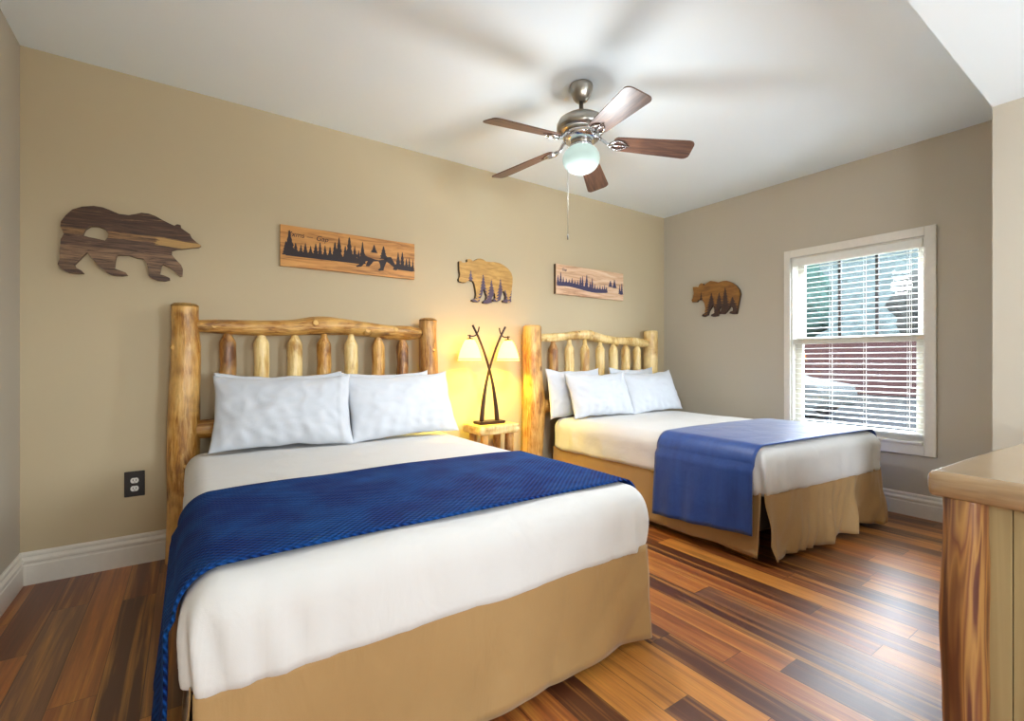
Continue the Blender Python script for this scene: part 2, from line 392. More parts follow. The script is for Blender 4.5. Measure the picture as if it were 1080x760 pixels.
BEAR_C = [(2.998, 1.919), (2.962, 1.917), (2.933, 1.911), (2.922, 1.935), (2.902, 1.948), (2.879, 1.94), (2.87, 1.921), (2.836, 1.939), (2.797, 1.956), (2.758, 1.947), (2.709, 1.93), (2.661, 1.937), (2.619, 1.934), (2.568, 1.91), (2.522, 1.872), (2.492, 1.83), (2.482, 1.785), (2.492, 1.738), (2.502, 1.681), (2.512, 1.634), (2.519, 1.598), (2.557, 1.599), (2.593, 1.61), (2.583, 1.626), (2.557, 1.633), (2.557, 1.658), (2.583, 1.68), (2.598, 1.652), (2.624, 1.625), (2.645, 1.607), (2.693, 1.611), (2.704, 1.626), (2.683, 1.639), (2.672, 1.668), (2.688, 1.685), (2.706, 1.657), (2.709, 1.622), (2.715, 1.592), (2.758, 1.588), (2.791, 1.598), (2.786, 1.613), (2.753, 1.626), (2.753, 1.666), (2.771, 1.708), (2.791, 1.679), (2.814, 1.646), (2.825, 1.611), (2.864, 1.596), (2.893, 1.606), (2.887, 1.621), (2.859, 1.634), (2.853, 1.685), (2.864, 1.738), (2.887, 1.771), (2.933, 1.776), (2.951, 1.757), (3.004, 1.76), (3.012, 1.784), (2.998, 1.804), (2.988, 1.855)]

# ------------------------------------------------------------------ room shell
def wall(name, boxes, m):
    bm = bmesh.new()
    for b in boxes: box(bm, *b)
    return struct(link_mesh(name, bm, m))
YR = -1.9                        # rear wall of the entry nook behind the camera
OY0, OY1, OZ0, OZ1 = 1.109, 2.030, .53, 2.050     # window opening in the right wall
wall('floor', [(XL-.12, XR+.14, YR-.12, D+.12, -.06, 0)], M['floor'])
wall('ceiling', [(XL-.12, XR+.14, YR-.12, D+.12, HC, HC+.08)], M['ceiling'])
wall('wall_back', [(XL-.12, XR+.14, D, D+.12, 0, HC)], M['wall'])
wall('wall_left', [(XL-.12, XL, YR-.12, D, 0, HC)], M['wall_grey'])
wall('wall_right', [(XR, XR+.14, .45, OY0, 0, HC), (XR, XR+.14, OY1, D, 0, HC), (XR, XR+.14, OY0, OY1, 0, OZ0), (XR, XR+.14, OY0, OY1, OZ1, HC)], M['wall_grey'])
wall('wall_closet', [(3.39, XR, YR, .588, 0, HC)], M['wall_grey'])
wall('wall_rear', [(XL, 1.80, YR-.12, YR, 0, HC), (2.65, 3.39, YR-.12, YR, 0, HC), (1.80, 2.65, YR-.12, YR, 1.85, HC), (1.80, 2.65, YR-.12, YR, 0, 1.0)], M['wall_grey'])  # unseen gap added in this wall to let in fill daylight
wall('ceiling_soffit', [(XL, 3.39, YR, .588, 2.44, HC)], M['ceiling'])

def baseboard(name, p0, p1, nrm):
    """moulded baseboard running p0 -> p1, standing out along nrm"""
    prof = [(0, 0), (.016, 0), (.016, .098), (.013, .104), (.013, .112), (.018, .118), (.018, .128), (.012, .137), (.009, .142), (.011, .149), (.011, .158), (.006, .166), (0, .167)]
    bm = bmesh.new(); rings = []
    for p in (p0, p1):
        rings.append([bm.verts.new((p[0]+nrm[0]*a, p[1]+nrm[1]*a, z)) for a, z in prof])
    n = len(prof)
    for i in range(n): bm.faces.new((rings[0][i], rings[0][(i+1) % n], rings[1][(i+1) % n], rings[1][i]))
    bm.faces.new(rings[0][::-1]); bm.faces.new(rings[1])
    bmesh.ops.recalc_face_normals(bm, faces=bm.faces[:])
    return struct(link_mesh(name, bm, M['trim']))
baseboard('baseboard_back', (XL, D), (XR, D), (0, -1))
baseboard('baseboard_left', (XL, YR), (XL, D-.0), (1, 0))
baseboard('baseboard_right', (XR, .588), (XR, D), (-1, 0))
baseboard('baseboard_closet', (3.39, YR), (3.39, .588), (-1, 0))

# window: casing, double-hung sashes
win = struct(empty('window_1', (XR, 1.57, OZ0)))
def wpart(name, boxes, m, parent, b=.003):
    bm = bmesh.new()
    for q in boxes: box(bm, *q)
    o = link_mesh(name, bm, m); o.parent = parent; o.matrix_parent_inverse = PINV(parent)
    if b: bev(o, b)
    return o
def PINV(p):
    mt = Matrix.Translation(p.location) @ p.rotation_euler.to_matrix().to_4x4()
    q = p.parent
    while q is not None:
        mt = Matrix.Translation(q.location) @ q.rotation_euler.to_matrix().to_4x4() @ q.matrix_parent_inverse @ mt if q.type != 'x' else mt
        q = q.parent
    return mt.inverted()
cy0, cy1, cz0, cz1 = 1.045, 2.083, .452, 2.116
wpart('window_frame', [(XR-.02, XR, cy0, OY0, cz0, cz1), (XR-.02, XR, OY1, cy1, cz0, cz1), (XR-.02, XR, OY0, OY1, OZ1, cz1), (XR-.02, XR, OY0, OY1, cz0, OZ0),
    (XR, XR+.14, OY0, OY0+.012, OZ0, OZ1), (XR, XR+.14, OY1-.012, OY1, OZ0, OZ1), (XR, XR+.14, OY0+.012, OY1-.012, OZ1-.012, OZ1), (XR-.03, XR+.14, OY0+.012, OY1-.012, OZ0, OZ0+.02)], M['trim'], win)
sx = XR+.085
def sash(name, x, z0, z1, bars, rail_lo, rail_hi):
    a, b = OY0+.012, OY1-.012; st = .055
    s = wpart(name, [(x, x+.035, a, a+st, z0, z1), (x, x+.035, b-st, b, z0, z1), (x, x+.035, a+st, b-st, z0, z0+rail_lo), (x, x+.035, a+st, b-st, z1-rail_hi, z1)], M['trim'], win)
    def sub(nm, bxs, m):
        bm = bmesh.new()
        for q in bxs: box(bm, *q)
        o = link_mesh(nm, bm, m); o.parent = s; o.matrix_parent_inverse = Matrix.Identity(4)
        return o
    sub('pane', [(x+.014, x+.018, a+st, b-st, z0+rail_lo, z1-rail_hi)], M['glass'])
    if bars:
        for k in (1, 2):
            yb = a+st + (b-a-2*st)*k/3
            sub('muntin', [(x+.019, x+.033, yb-.011, yb+.011, z0+rail_lo, z1-rail_hi)], M['black'])
    return s
sash('upper_sash', sx+.015, 1.30, OZ1-.012, True, .05, .05)
sash('lower_sash', sx-.025, OZ0+.02, 1.345, False, .06, .055)

# blind hanging inside the window opening
bl = tag(empty('window_blind', (XR+.035, 1.57, OZ1-.012)), 'white horizontal slat blind lowered over the window with its slats open', 'blind')
by0, by1 = OY0+.02, OY1-.02
wpart('headrail', [(XR+.006, XR+.062, by0, by1, OZ1-.062, OZ1-.014)], M['slat'], bl)
wpart('valance', [(XR-.006, XR+.003, by0-.004, by1+.004, OZ1-.078, OZ1-.014)], M['slat'], bl, .004)
z = OZ1-.10; ztop = z
bmS = bmesh.new()
rings = []
for k in range(9):                       # a gently crowned slat, 50 mm deep
    u = k/8*2-1; rings.append((u*.0245, .003*(1-u*u)))
for yy in (by0, by1):
    pass
top = [[bmS.verts.new((a, yy, h)) for a, h in rings] for yy in (by0, by1)]
bot = [[bmS.verts.new((a, yy, h-.0028)) for a, h in rings] for yy in (by0, by1)]
for i in range(8):
    bmS.faces.new((top[0][i], top[0][i+1], top[1][i+1], top[1][i])); bmS.faces.new((bot[0][i], bot[1][i], bot[1][i+1], bot[0][i+1]))
for e in (0, 1):
    for i in range(8): bmS.faces.new((top[e][i], bot[e][i], bot[e][i+1], top[e][i+1]))
for i in (0, 8): bmS.faces.new((top[0][i], top[1][i], bot[1][i], bot[0][i]))
bmesh.ops.recalc_face_normals(bmS, faces=bmS.faces[:])
slat0 = link_mesh('slat', bmS, M['slat']); first = True
while z > OZ0+.075:
    s = slat0 if first else slat0.copy()
    if not first: C.objects.link(s)
    s.parent = bl; s.matrix_parent_inverse = PINV(bl); s.location = (XR+.034, 0, z); s.rotation_euler = (0, R(-3), 0)
    first = False; z -= .0438
zb = z
wpart('bottom_rail', [(XR+.012, XR+.056, by0, by1, zb-.008, zb+.010)], M['slat'], bl)
for yc in (1.73, 1.49, 1.215):
    bm = bmesh.new()
    for xo in (.0085, .0585): tube(bm, [(XR+xo, yc, zb), (XR+xo, yc, OZ1-.06)], .0012, 6)
    c = link_mesh('ladder_cord', bm, M['white_plastic']); c.parent = bl; c.matrix_parent_inverse = PINV(bl)
bm = bmesh.new(); tube(bm, [(XR+.001, 1.19, .95), (XR+.0015, 1.187, 1.5), (XR+.002, 1.19, OZ1-.07)], .0018, 6)
c = link_mesh('lift_cord', bm, M['white_plastic']); c.parent = bl; c.matrix_parent_inverse = PINV(bl)

# ------------------------------------------------------------------ beds
def child(name, bm, m, parent, smooth=True):
    o = link_mesh(name, bm, m, None, smooth); o.parent = parent; o.matrix_parent_inverse = PINV(parent); return o
def log_mesh(pts, seed, jit=.1, seg=20, bevel=.012, n=10):
    """pts: (x,y,z,r) control points; chamfered ends, irregular surface"""
    P = smoothpts(pts, n)
    V = [Vector(p[:3]) for p in P]; rr = [p[3] for p in P]
    d0 = (V[0]-V[1]).normalized(); d1 = (V[-1]-V[-2]).normalized()
    V = [V[0]+d0*0, V[0]-d0*bevel] + V[1:-1] + [V[-1]-d1*bevel, V[-1]]
    rr = [rr[0]-bevel, rr[0]] + rr[1:-1] + [rr[-1], rr[-1]-bevel]
    bm = bmesh.new(); tube(bm, V, rr, seg, jit=jit, seed=seed)
    return bm
def knot(bm, p, nrm, r):
    """sawn-off branch stub"""
    n = Vector(nrm).normalized(); p = Vector(p)
    tube(bm, [p-n*r*.6, p+n*r*.3, p+n*r*.75, p+n*r*.8], [r*1.9, r*1.25, r*1.0, r*.85], 12, jit=.1, seed=p.x*9)
    tube(bm, [p+n*r*.78, p+n*r*.84], [r*.82, r*.70], 12, mi=1)

def log_headboard(x0, posts, spx, railpts, seed, label, rm, sm):
    YB = 3.268
    root = tag(empty('log_headboard', ((posts[0][0]+posts[1][0])/2, YB, 0)), label, 'headboard', None)
    for i, (px, pts, m) in enumerate(posts):
        bm = log_mesh(pts, seed+i, .10, 26, n=8)
        for kz, ka, kr in ((.55, .5, .016), (.95, 1.9, .013), (1.22, 2.6, .012), (.32, 1.2, .015)):
            a = ka+i*1.3+seed; rr_ = .062
            if kz < 1.3: knot(bm, (px+math.cos(a)*rr_, YB-abs(math.sin(a))*rr_, kz), (math.cos(a), -abs(math.sin(a)), .3), kr)
        p = child('post', bm, [M[m], M['cut']], root)
    bm = log_mesh(railpts, seed+5, .26, 24, n=12)
    for (kx, kz, kr) in [(railpts[0][0]+.09, 0, .017), (railpts[0][0]+.34, .004, .013), (railpts[0][0]+.64, .012, .022), (railpts[0][0]+.98, -.018, .020), (railpts[0][0]+1.18, .014, .018)]:
        q = min(range(len(railpts)), key=lambda k: abs(railpts[k][0]-kx))
        zz = railpts[q][2]; knot(bm, (kx, YB-railpts[q][3]*.8, zz+kz), (.1, -1, .2), kr)
    child('top_rail', bm, [M[rm], M['cut']], root)
    lo = log_mesh([(posts[0][0]+.02, YB, .735, .036), (posts[0][0]+.09, YB, .745, .055), (x0+.8, YB, .75, .056), (posts[1][0]-.09, YB, .745, .055), (posts[1][0]-.02, YB, .74, .036)], seed+8, .1, 18)
    child('lower_rail', lo, M['log_x'], root)
    for k, sx_ in enumerate(spx):
        q = min(range(len(railpts)), key=lambda j: abs(railpts[j][0]-sx_))
        zt = railpts[q][2]; r = .045 - .003*(k == len(spx)-1)
        V = [(sx_, YB, .77), (sx_, YB, .80), (sx_+.002, YB, .85), (sx_-.003, YB, 1.0), (sx_+.003, YB, 1.12), (sx_, YB, 1.20), (sx_, YB, 1.245), (sx_, YB, 1.258), (sx_, YB, 1.30), (sx_, YB, zt)]
        rr = [.022, .024, r, r*1.03, r*.97, r, r, r*.93, .021, .018]
        bm = bmesh.new(); tube(bm, V, rr, 18, jit=.07, seed=seed+20+k)
        child('spindle', bm, M[sm[k % len(sm)]], root)
    return root
YB = 3.268
log_headboard(0, [(-.015, [(-.026, YB, .0, .080), (-.022, YB, .3, .077), (-.02, YB, .75, .078), (-.012, YB, 1.05, .074), (-.008, YB, 1.2, .072), (-.014, YB, 1.33, .066), (-.015, YB, 1.468, .066)], 'log'),
                  (1.487, [(1.487, YB, .0, .072), (1.485, YB, .6, .074), (1.492, YB, 1.0, .073), (1.485, YB, 1.3, .067), (1.487, YB, 1.459, .068)], 'log_dark')],
    [.193, .372, .562, .741, .915, .1103*10, 1.283],
    [(.035, YB-.005, 1.342, .030), (.10, YB-.005, 1.343, .038), (.35, YB-.005, 1.343, .046), (.55, YB-.005, 1.352, .049), (.73, YB-.005, 1.372, .060), (.95, YB-.005, 1.366, .050), (1.15, YB-.005, 1.348, .050), (1.32, YB-.005, 1.345, .048), (1.43, YB-.005, 1.348, .032)],
    1, 'pine log headboard with seven pointed spindles standing behind the nearer bed', 'log_rail', ['log_dark', 'log_light', 'log_light', 'log', 'log_light', 'log', 'log_dark'])
log_headboard(2.5, [(2.462, [(2.45, YB, .0, .088), (2.47, YB, .4, .090), (2.49, YB, .75, .098), (2.475, YB, .95, .086), (2.462, YB, 1.2, .080), (2.462, YB, 1.45, .079)], 'log'),
                  (4.03, [(4.03, YB, .0, .076), (4.028, YB, .6, .078), (4.03, YB, 1.1, .074), (4.032, YB, 1.46, .075)], 'log_light')],
    [2.70, 2.89, 3.085, 3.285, 3.465, 3.645, 3.815],
    [(2.51, YB-.005, 1.345, .030), (2.60, YB-.005, 1.348, .036), (2.80, YB-.005, 1.365, .038), (3.0, YB-.005, 1.384, .040), (3.12, YB-.005, 1.386, .042), (3.35, YB-.005, 1.352, .040), (3.6, YB-.005, 1.342, .038), (3.85, YB-.005, 1.330, .045), (3.97, YB-.005, 1.326, .034)],
    2, 'pine log headboard standing behind the farther bed near the room corner', 'log_light', ['log_dark', 'log_light', 'log_light', 'log_light', 'log_light', 'log_light', 'log_light'])

def shellgrid(nx, ny, nz):
    """closed unit-cube grid shell, returns bmesh with coords in 0..1"""
    bm = bmesh.new(); vd = {}
    def V(i, j, k):
        key = (i, j, k)
        if key not in vd: vd[key] = bm.verts.new((i/nx, j/ny, k/nz))
        return vd[key]
    for k in (0, nz):
        for i in range(nx):
            for j in range(ny):
                q = [V(i, j, k), V(i+1, j, k), V(i+1, j+1, k), V(i, j+1, k)]; bm.faces.new(q if k else q[::-1])
    for j in (0, ny):
        for i in range(nx):
            for k in range(nz):
                q = [V(i, j, k), V(i+1, j, k), V(i+1, j, k+1), V(i, j, k+1)]; bm.faces.new(q[::-1] if j else q)
    for i in (0, nx):
        for j in range(ny):
            for k in range(nz):
                q = [V(i, j, k), V(i, j+1, k), V(i, j+1, k+1), V(i, j, k+1)]; bm.faces.new(q if i else q[::-1])
    return bm
def mattress_point(p, bx, rt, rb, crown, skew):
    x0, x1, y0, y1, z0, z1 = bx
    r = rt if p.z > (z0+z1)/2 else rb
    rx = .085
    q = Vector((min(max(p.x, x0+rx), x1-rx), min(max(p.y, y0+rx), y1-rx), min(max(p.z, z0+rb), z1-rt)))
    d = p-q
    # independent radii: plan corners rx, edges r
    s = Vector((d.x/rx, d.y/rx, d.z/(rt if d.z > 0 else rb)))
    m = max(abs(s.x), abs(s.y), abs(s.z))
    if s.length > 1e-6:
        s = s.normalized()*m
        p = q+Vector((s.x*rx, s.y*rx, s.z*(rt if d.z > 0 else rb)))
    u = (p.x-x0)/(x1-x0)*2-1; v = (p.y-y0)/(y1-y0)*2-1; w = (p.z-z0)/(z1-z0)
    if w > .5: p.z += crown*max(0, 1-u**4)*max(0, 1-v**4)*(w-.5)*2
    return p
def make_mattress(bx, label, skew=0, seed=0, crown=.014, droop=.0):
    x0, x1, y0, y1, z0, z1 = bx
    bm = shellgrid(64, 80, 12)
    for v in bm.verts:
        c = v.co
        # bias grid towards the edges so the rounding is well sampled
        def bias(t, k=.55): return t + k*math.sin(2*PI*t)/(-2*PI)*-1*(-1) if False else t - k*math.sin(2*PI*t)/(2*PI)
        p = Vector((x0+(x1-x0)*bias(c.x), y0+(y1-y0)*bias(c.y), z0+(z1-z0)*c.z))
        p = mattress_point(p, bx, .095, .03, crown, skew)
        w = (p.z-z0)/(z1-z0)
        side = max(0, min(1, (1-w)*2.2))
        # vertical tucks on the hanging sides, stronger at the foot corners
        ex = min(p.x-x0, x1-p.x); ey = p.y-y0
        ang = (p.x*13 if ey < .12 else p.y*9)
        n = mnoise.noise(Vector((ang, seed, w*1.3)))*.010 + mnoise.noise(Vector((ang*3.1, seed+4, w*.8)))*.005
        cor = math.exp(-((ex**2+ey**2)/.05))
        n += cor*.010*math.sin((p.x-p.y)*70+w*3)*side
        out = Vector((-1 if p.x-x0 < .1 else (1 if x1-p.x < .1 else 0), -1 if ey < .1 else 0, 0))
        if out.length: p += out.normalized()*n*side
        if w > .8: p.z += mnoise.noise(Vector((p.x*3, p.y*3, seed)))*.006
        if w < .4: p.z += mnoise.noise(Vector((p.x*4, p.y*4, seed+9)))*.010*(1-w)
        # foot hem sags a little mid-span
        if w < .6 and ey < .15: p.z -= droop*(1-((p.x-(x0+x1)/2)/((x1-x0)/2))**2)*(1-w)
        k = (y1-p.y)/(y1-y0); p.y += skew*(p.x-(x0+x1)/2)*max(0, k)
        v.co = p
    o = link_mesh('mattress', bm, M['sheet'], None, True)
    return tag(o, label, 'mattress')
B1 = (-.014, 1.565, 1.25, 3.20, .368, .632)
B2 = (2.615, 4.01, 1.285, 3.20, .372, .648)
make_mattress(B1, 'mattress in a tucked white sheet on the nearer bed', 0, 1, droop=.008)
SK = -.085
make_mattress(B2, 'mattress in a tucked white sheet on the farther bed by the window', SK, 5)

def box_spring(bx, label, seed, folds, skew=0):
    x0, x1, y0, y1, z0, z1 = bx; top = z0+.004; sk_top = z0+.030
    def SKW(x, y): return y + skew*(x-(x0+x1)/2)*max(0, (y1-y)/(y1-y0))
    bm = shellgrid(4, 4, 1)
    for v in bm.verts:
        x = x0+.05+(x1-x0-.10)*v.co.x; y = y0+.06+(y1-y0-.10)*v.co.y
        v.co = (x, SKW(x, y), .17+(top-.012-.17)*v.co.z)
    root = link_mesh('box_spring', bm, M['under']); bev(root, .015)
    tag(root, label, 'box spring')
    for lx in (x0+.14, x1-.14):
        for ly in (y0+.22, y1-.15):
            b = bmesh.new(); lathe(b, [(.022, 0), (.026, .02), (.026, .175)], 12, lx, ly); link_mesh('leg', b, M['black'], root, False)
    def panel(p0, p1, n, amp, freq, flare, hem, bend=0):
        """hanging skirt panel from p0 to p1, folds grow towards the hem"""
        b = bmesh.new(); NV = 14; rows = []
        p0, p1 = Vector(p0), Vector(p1); L = (p1-p0).length; nr = Vector(n)
        NU = int(L/.012)
        for j in range(NV+1):
            t = j/NV; row = []
            for i in range(NU+1):
                s = i/NU*L
                base = p0+(p1-p0)*(i/NU)
                w1 = mnoise.noise(Vector((s*freq, t*.9, seed+p0.x)))
                w2 = abs(mnoise.noise(Vector((s*freq*2.3+t*1.6, t*.6, seed+11))))
                w3 = mnoise.noise(Vector((s*2.2, t*2.0, seed+21)))
                off = (w1*amp*1.3 + w2*amp*1.0)*(.12+t**.8) + w3*amp*.5*t + flare*t*t
                e = min(s, L-s); off += .010*t*math.exp(-(e/.06)**2)
                q = base + nr*(.012+off)
                hemz = hem + .012*mnoise.noise(Vector((s*5, 0, seed+31)))
                zz = sk_top+(hemz-sk_top)*t
                row.append(b.verts.new((q.x, SKW(q.x, q.y), zz)))
            rows.append(row)
        for r0, r1 in zip(rows, rows[1:]):
            for i in range(len(r0)-1): b.faces.new((r0[i], r0[i+1], r1[i+1], r1[i]))
        o = link_mesh('bed_skirt', b, M['skirt'], root, True)
        md = o.modifiers.new('th', 'SOLIDIFY'); md.thickness = .003; md.offset = 0
        return o
    fx = folds
    panel((x0+.03, y0+.032, 0), (x0+.03, y1-.02, 0), (-1, 0, 0), fx[0], fx[1], .012, fx[5])
    panel((x0+.022, y0+.026, 0), (x1-.030, y0+.026, 0), (0, -1, 0), fx[2], fx[3], fx[4], fx[5])
    panel((x1-.03, y0+.032, 0), (x1-.03, y1-.02, 0), (1, 0, 0), fx[0], fx[1], .03, fx[5])
    return root
box_spring(B1, 'box spring with a smooth tan skirt under the nearer bed', 3, (.014, 2.5, .026, 2.6, .014, .035))
box_spring(B2, 'box spring with a ruffled tan skirt under the farther bed', 8, (.014, 3.0, .056, 4.6, .010, .045), SK)

def runner(bx, ya, yb, zl, zr, m, label, skew=0, seed=0, flareL=.0, shift=(0, 0), hemslope=0., crown=.014):
    """folded bed scarf lying over the mattress and hanging down both sides"""
    x0, x1, y0, y1, z0, z1 = bx; rt = .095; g = .010
    path = []
    n = 16
    for i in range(n): path.append((x0-g-.012, zl+(z1-rt-zl)*i/n, -1))
    for i in range(12):
        a = PI-PI/2*i/12; path.append((x0+.085+(.085+g+.004)*math.cos(a), z1-rt+(rt+g)*math.sin(a), 0))
    for i in range(40):
        path.append((x0+.085+(x1-x0-.17)*i/40, z1+g, 0))
    for i in range(12):
        a = PI/2-PI/2*i/12; path.append((x1-.085+(.085+g+.004)*math.cos(a), z1-rt+(rt+g)*math.sin(a), 0))
    for i in range(n+1): path.append((x1+g+.012, z1-rt+(zr-z1+rt)*i/n, 1))
    bm = bmesh.new(); rows = []; NY = 30
    for j in range(NY+1):
        t = j/NY; row = []
        for (px, pz, sd) in path:
            y = ya+(yb-ya)*t
            w = max(0, (z1-rt-pz)/(z1-rt-.1)) if sd else 0
            if sd == -1: y += shift[0]*w*(1-t)+shift[1]*w*t
            k = (y1-y)/(y1-y0); 
            u = (px-x0)/(x1-x0)*2-1; v = (y-y0)/(y1-y0)*2-1
            zz = pz
            if not sd: zz += crown*max(0, 1-u**4)*max(0, 1-v**4) + mnoise.noise(Vector((px*3, y*3, seed)))*.004+.003
            else:
                zz += hemslope*w*(1-t)
            xx = px
            if sd == -1: xx += w*(.020*max(0, 1-t*2.5)-.018*math.sin(min(1, t*1.6)*PI/2))
            if sd: xx += sd*(.012*mnoise.noise(Vector((y*9, seed, pz*1.2)))*(.3+w) + .010*w + flareL*w + .007*w*math.sin(y*34+pz*2)+.008)
            # edges drop onto the sheet
            yy = y + .006*mnoise.noise(Vector((px*4, j/NY, seed+3)))
            yy += skew*(xx-(x0+x1)/2)*max(0, k)
            row.append(bm.verts.new((xx, yy, zz)))
        rows.append(row)
    for r0, r1 in zip(rows, rows[1:]):
        for i in range(len(r0)-1): bm.faces.new((r0[i], r0[i+1], r1[i+1], r1[i]))
    bmesh.ops.recalc_face_normals(bm, faces=bm.faces[:])
    o = link_mesh('bed_runner', bm, m, None, True)
    md = o.modifiers.new('th', 'SOLIDIFY'); md.thickness = .008; md.offset = 0
    return tag(o, label, 'bed runner')
runner(B1, 1.345, 2.09, .09, .20, M['quilt'], 'blue quilted runner draped across the nearer bed', 0, 2, .008)
runner(B2, 1.335, 2.02, .125, .14, M['satin'], 'smooth navy runner draped across the farther bed', SK, 6, .004, hemslope=.045)

def pillow(loc, rot, w, h, th, label, seed, hem=0, corner=1.0, name='pillow', parent=None):
    """stuffed pillow in a cotton case: X width, Z height (bottom at 0), Y thickness"""
    bm = bmesh.new(); NX, NZ = 56, 36; grids = []
    for side in (-1, 1):
        g = []
        for i in range(NX+1):
            row = []
            for k in range(NZ+1):
                s = math.sin((i/NX-.5)*PI)*.35+(i/NX*2-1)*.65; t = math.sin((k/NZ-.5)*PI)*.35+(k/NZ*2-1)*.65
                if (i in (0, NX) or k in (0, NZ)) and side == 1:
                    row.append(grids[0][i][k]); continue
                x = w/2*s*(1-.055*(1-t*t)); zz = h/2*t*(1-.085*(1-s*s))
                # corner ears stand up a little
                zz += .012*corner*abs(s)**6*(1 if t > 0 else -.3)*abs(t)
                prof = max(0, 1-abs(s)**2.6)**.62*max(0, 1-abs(t)**2.4)**.62
                y = side*(th/2*prof+.003)
                y += side*prof*(.016*mnoise.noise(Vector((s*2.2, t*2.0, seed)))+.006*mnoise.noise(Vector((s*5+t*2, t*6-s*2, seed+5))))
                ridge = abs(mnoise.noise(Vector((s*3.5+seed, t*3.0+s*1.5, seed+9)))); y += side*prof**.4*.020*(.35-ridge)*(1 if ridge < .35 else 0)
                # radiating creases from the bottom edge
                y += side*.006*prof**.5*math.sin(s*26+math.sin(t*3+seed)*2.5)*max(0, -t)**1.2
                if hem: y += side*(.005 if s > hem else 0)-side*.012*math.exp(-((s-hem)/.012)**2)
                x += .006*mnoise.noise(Vector((t*3, seed, 1.))); zz += .009*mnoise.noise(Vector((s*3, seed, 4.)))*abs(t)
                row.append(bm.verts.new((x, y, zz+h/2)))
            g.append(row)
        grids.append(g)
    for gi, g in enumerate(grids):
        for i in range(NX):
            for k in range(NZ):
                q = [g[i][k], g[i+1][k], g[i+1][k+1], g[i][k+1]]
                try: bm.faces.new(q if gi == 0 else q[::-1])
                except ValueError: pass
    bmesh.ops.recalc_face_normals(bm, faces=bm.faces[:])
    o = link_mesh(name, bm, M['pillow'], None, True)
    o.location = loc; o.rotation_euler = rot
    return tag(o, label, 'pillow')
T1 = .640; T2 = .655
pillow((.465, 3.105, T1-.012), (R(-8), 0, R(-4)), .70, .44, .08, 'white pillow tucked behind the left pillow on the nearer bed', 31)
pillow((1.12, 3.105, T1-.012), (R(-8), 0, R(2)), .64, .44, .08, 'white pillow tucked behind the right pillow on the nearer bed', 37)
pillow((.45, 2.915, T1+.008), (R(-23), 0, R(-10)), .74, .435, .16, 'white pillow with a wide hem leaning at left on the nearer bed', 1, hem=.8)
pillow((1.185, 2.905, T1+.008), (R(-23), R(-1.5), R(1)), .74, .435, .16, 'white creased pillow leaning at right on the nearer bed beside the lamp', 4)
pillow((2.87, 3.125, T2-.01), (R(-9), 0, R(2)), .66, .425, .11, 'white pillow behind the left pillow of the farther bed', 41)
pillow((3.64, 3.12, T2), (R(-9), 0, R(2)), .66, .42, .09, 'white pillow behind the right pillow of the farther bed', 43)
pillow((2.98, 2.89, T2+.006), (R(-22), 0, R(-5)), .68, .40, .16, 'white pillow leaning at left on the farther bed', 7)
pillow((3.67, 2.88, T2+.006), (R(-22), R(-2), R(-3)), .68, .40, .16, 'white pillow leaning at right on the farther bed near the room corner', 9)

# ------------------------------------------------------------------ nightstand and lamp
ns = tag(empty('log_nightstand', (2.0, 3.20, 0)), 'small pine log nightstand between the two beds under the lamp', 'nightstand')
bm = shellgrid(16, 14, 3)
for v in bm.verts:
    c = v.co; x = 1.815+.365*c.x; y = 3.055+.29*c.y; z = .572+.072*c.z
    if c.x < .001 or c.x > .999: x += .012*mnoise.noise(Vector((y*12, c.z*1.5, 3)))*(-1 if c.x < .5 else 1) + (.008 if c.x < .5 else -.008)*abs(c.z-.5)*2
    if c.y < .001: y += .010*mnoise.noise(Vector((x*9, c.z*2, 7)))+.006*abs(c.z-.5)*2
    v.co = (x, y, z)
tp = child('tabletop', bm, M['log_light'], ns, False); bev(tp, .010, 3)
for k, (lx, ly, rr_, m) in enumerate([(1.885, 3.11, .031, 'log'), (2.115, 3.11, .034, 'log_dark'), (1.885, 3.285, .031, 'log_dark'), (2.11, 3.285, .032, 'log')]):
    b = log_mesh([(lx-.012, ly, 0, rr_*.95), (lx-.006, ly, .3, rr_), (lx, ly, .52, rr_*1.02), (lx, ly, .575, rr_*.95)], 60+k, .1, 14, .006)
    child('leg', b, M[m], ns)
b = log_mesh([(1.88, 3.11, .2, .018), (2.0, 3.11, .2, .02), (2.11, 3.11, .2, .018)], 70, .1, 12, .004); child('stretcher', b, M['log'], ns)
b = log_mesh([(1.88, 3.285, .2, .018), (2.0, 3.285, .2, .02), (2.11, 3.285, .2, .018)], 71, .1, 12, .004); child('stretcher', b, M['log'], ns)

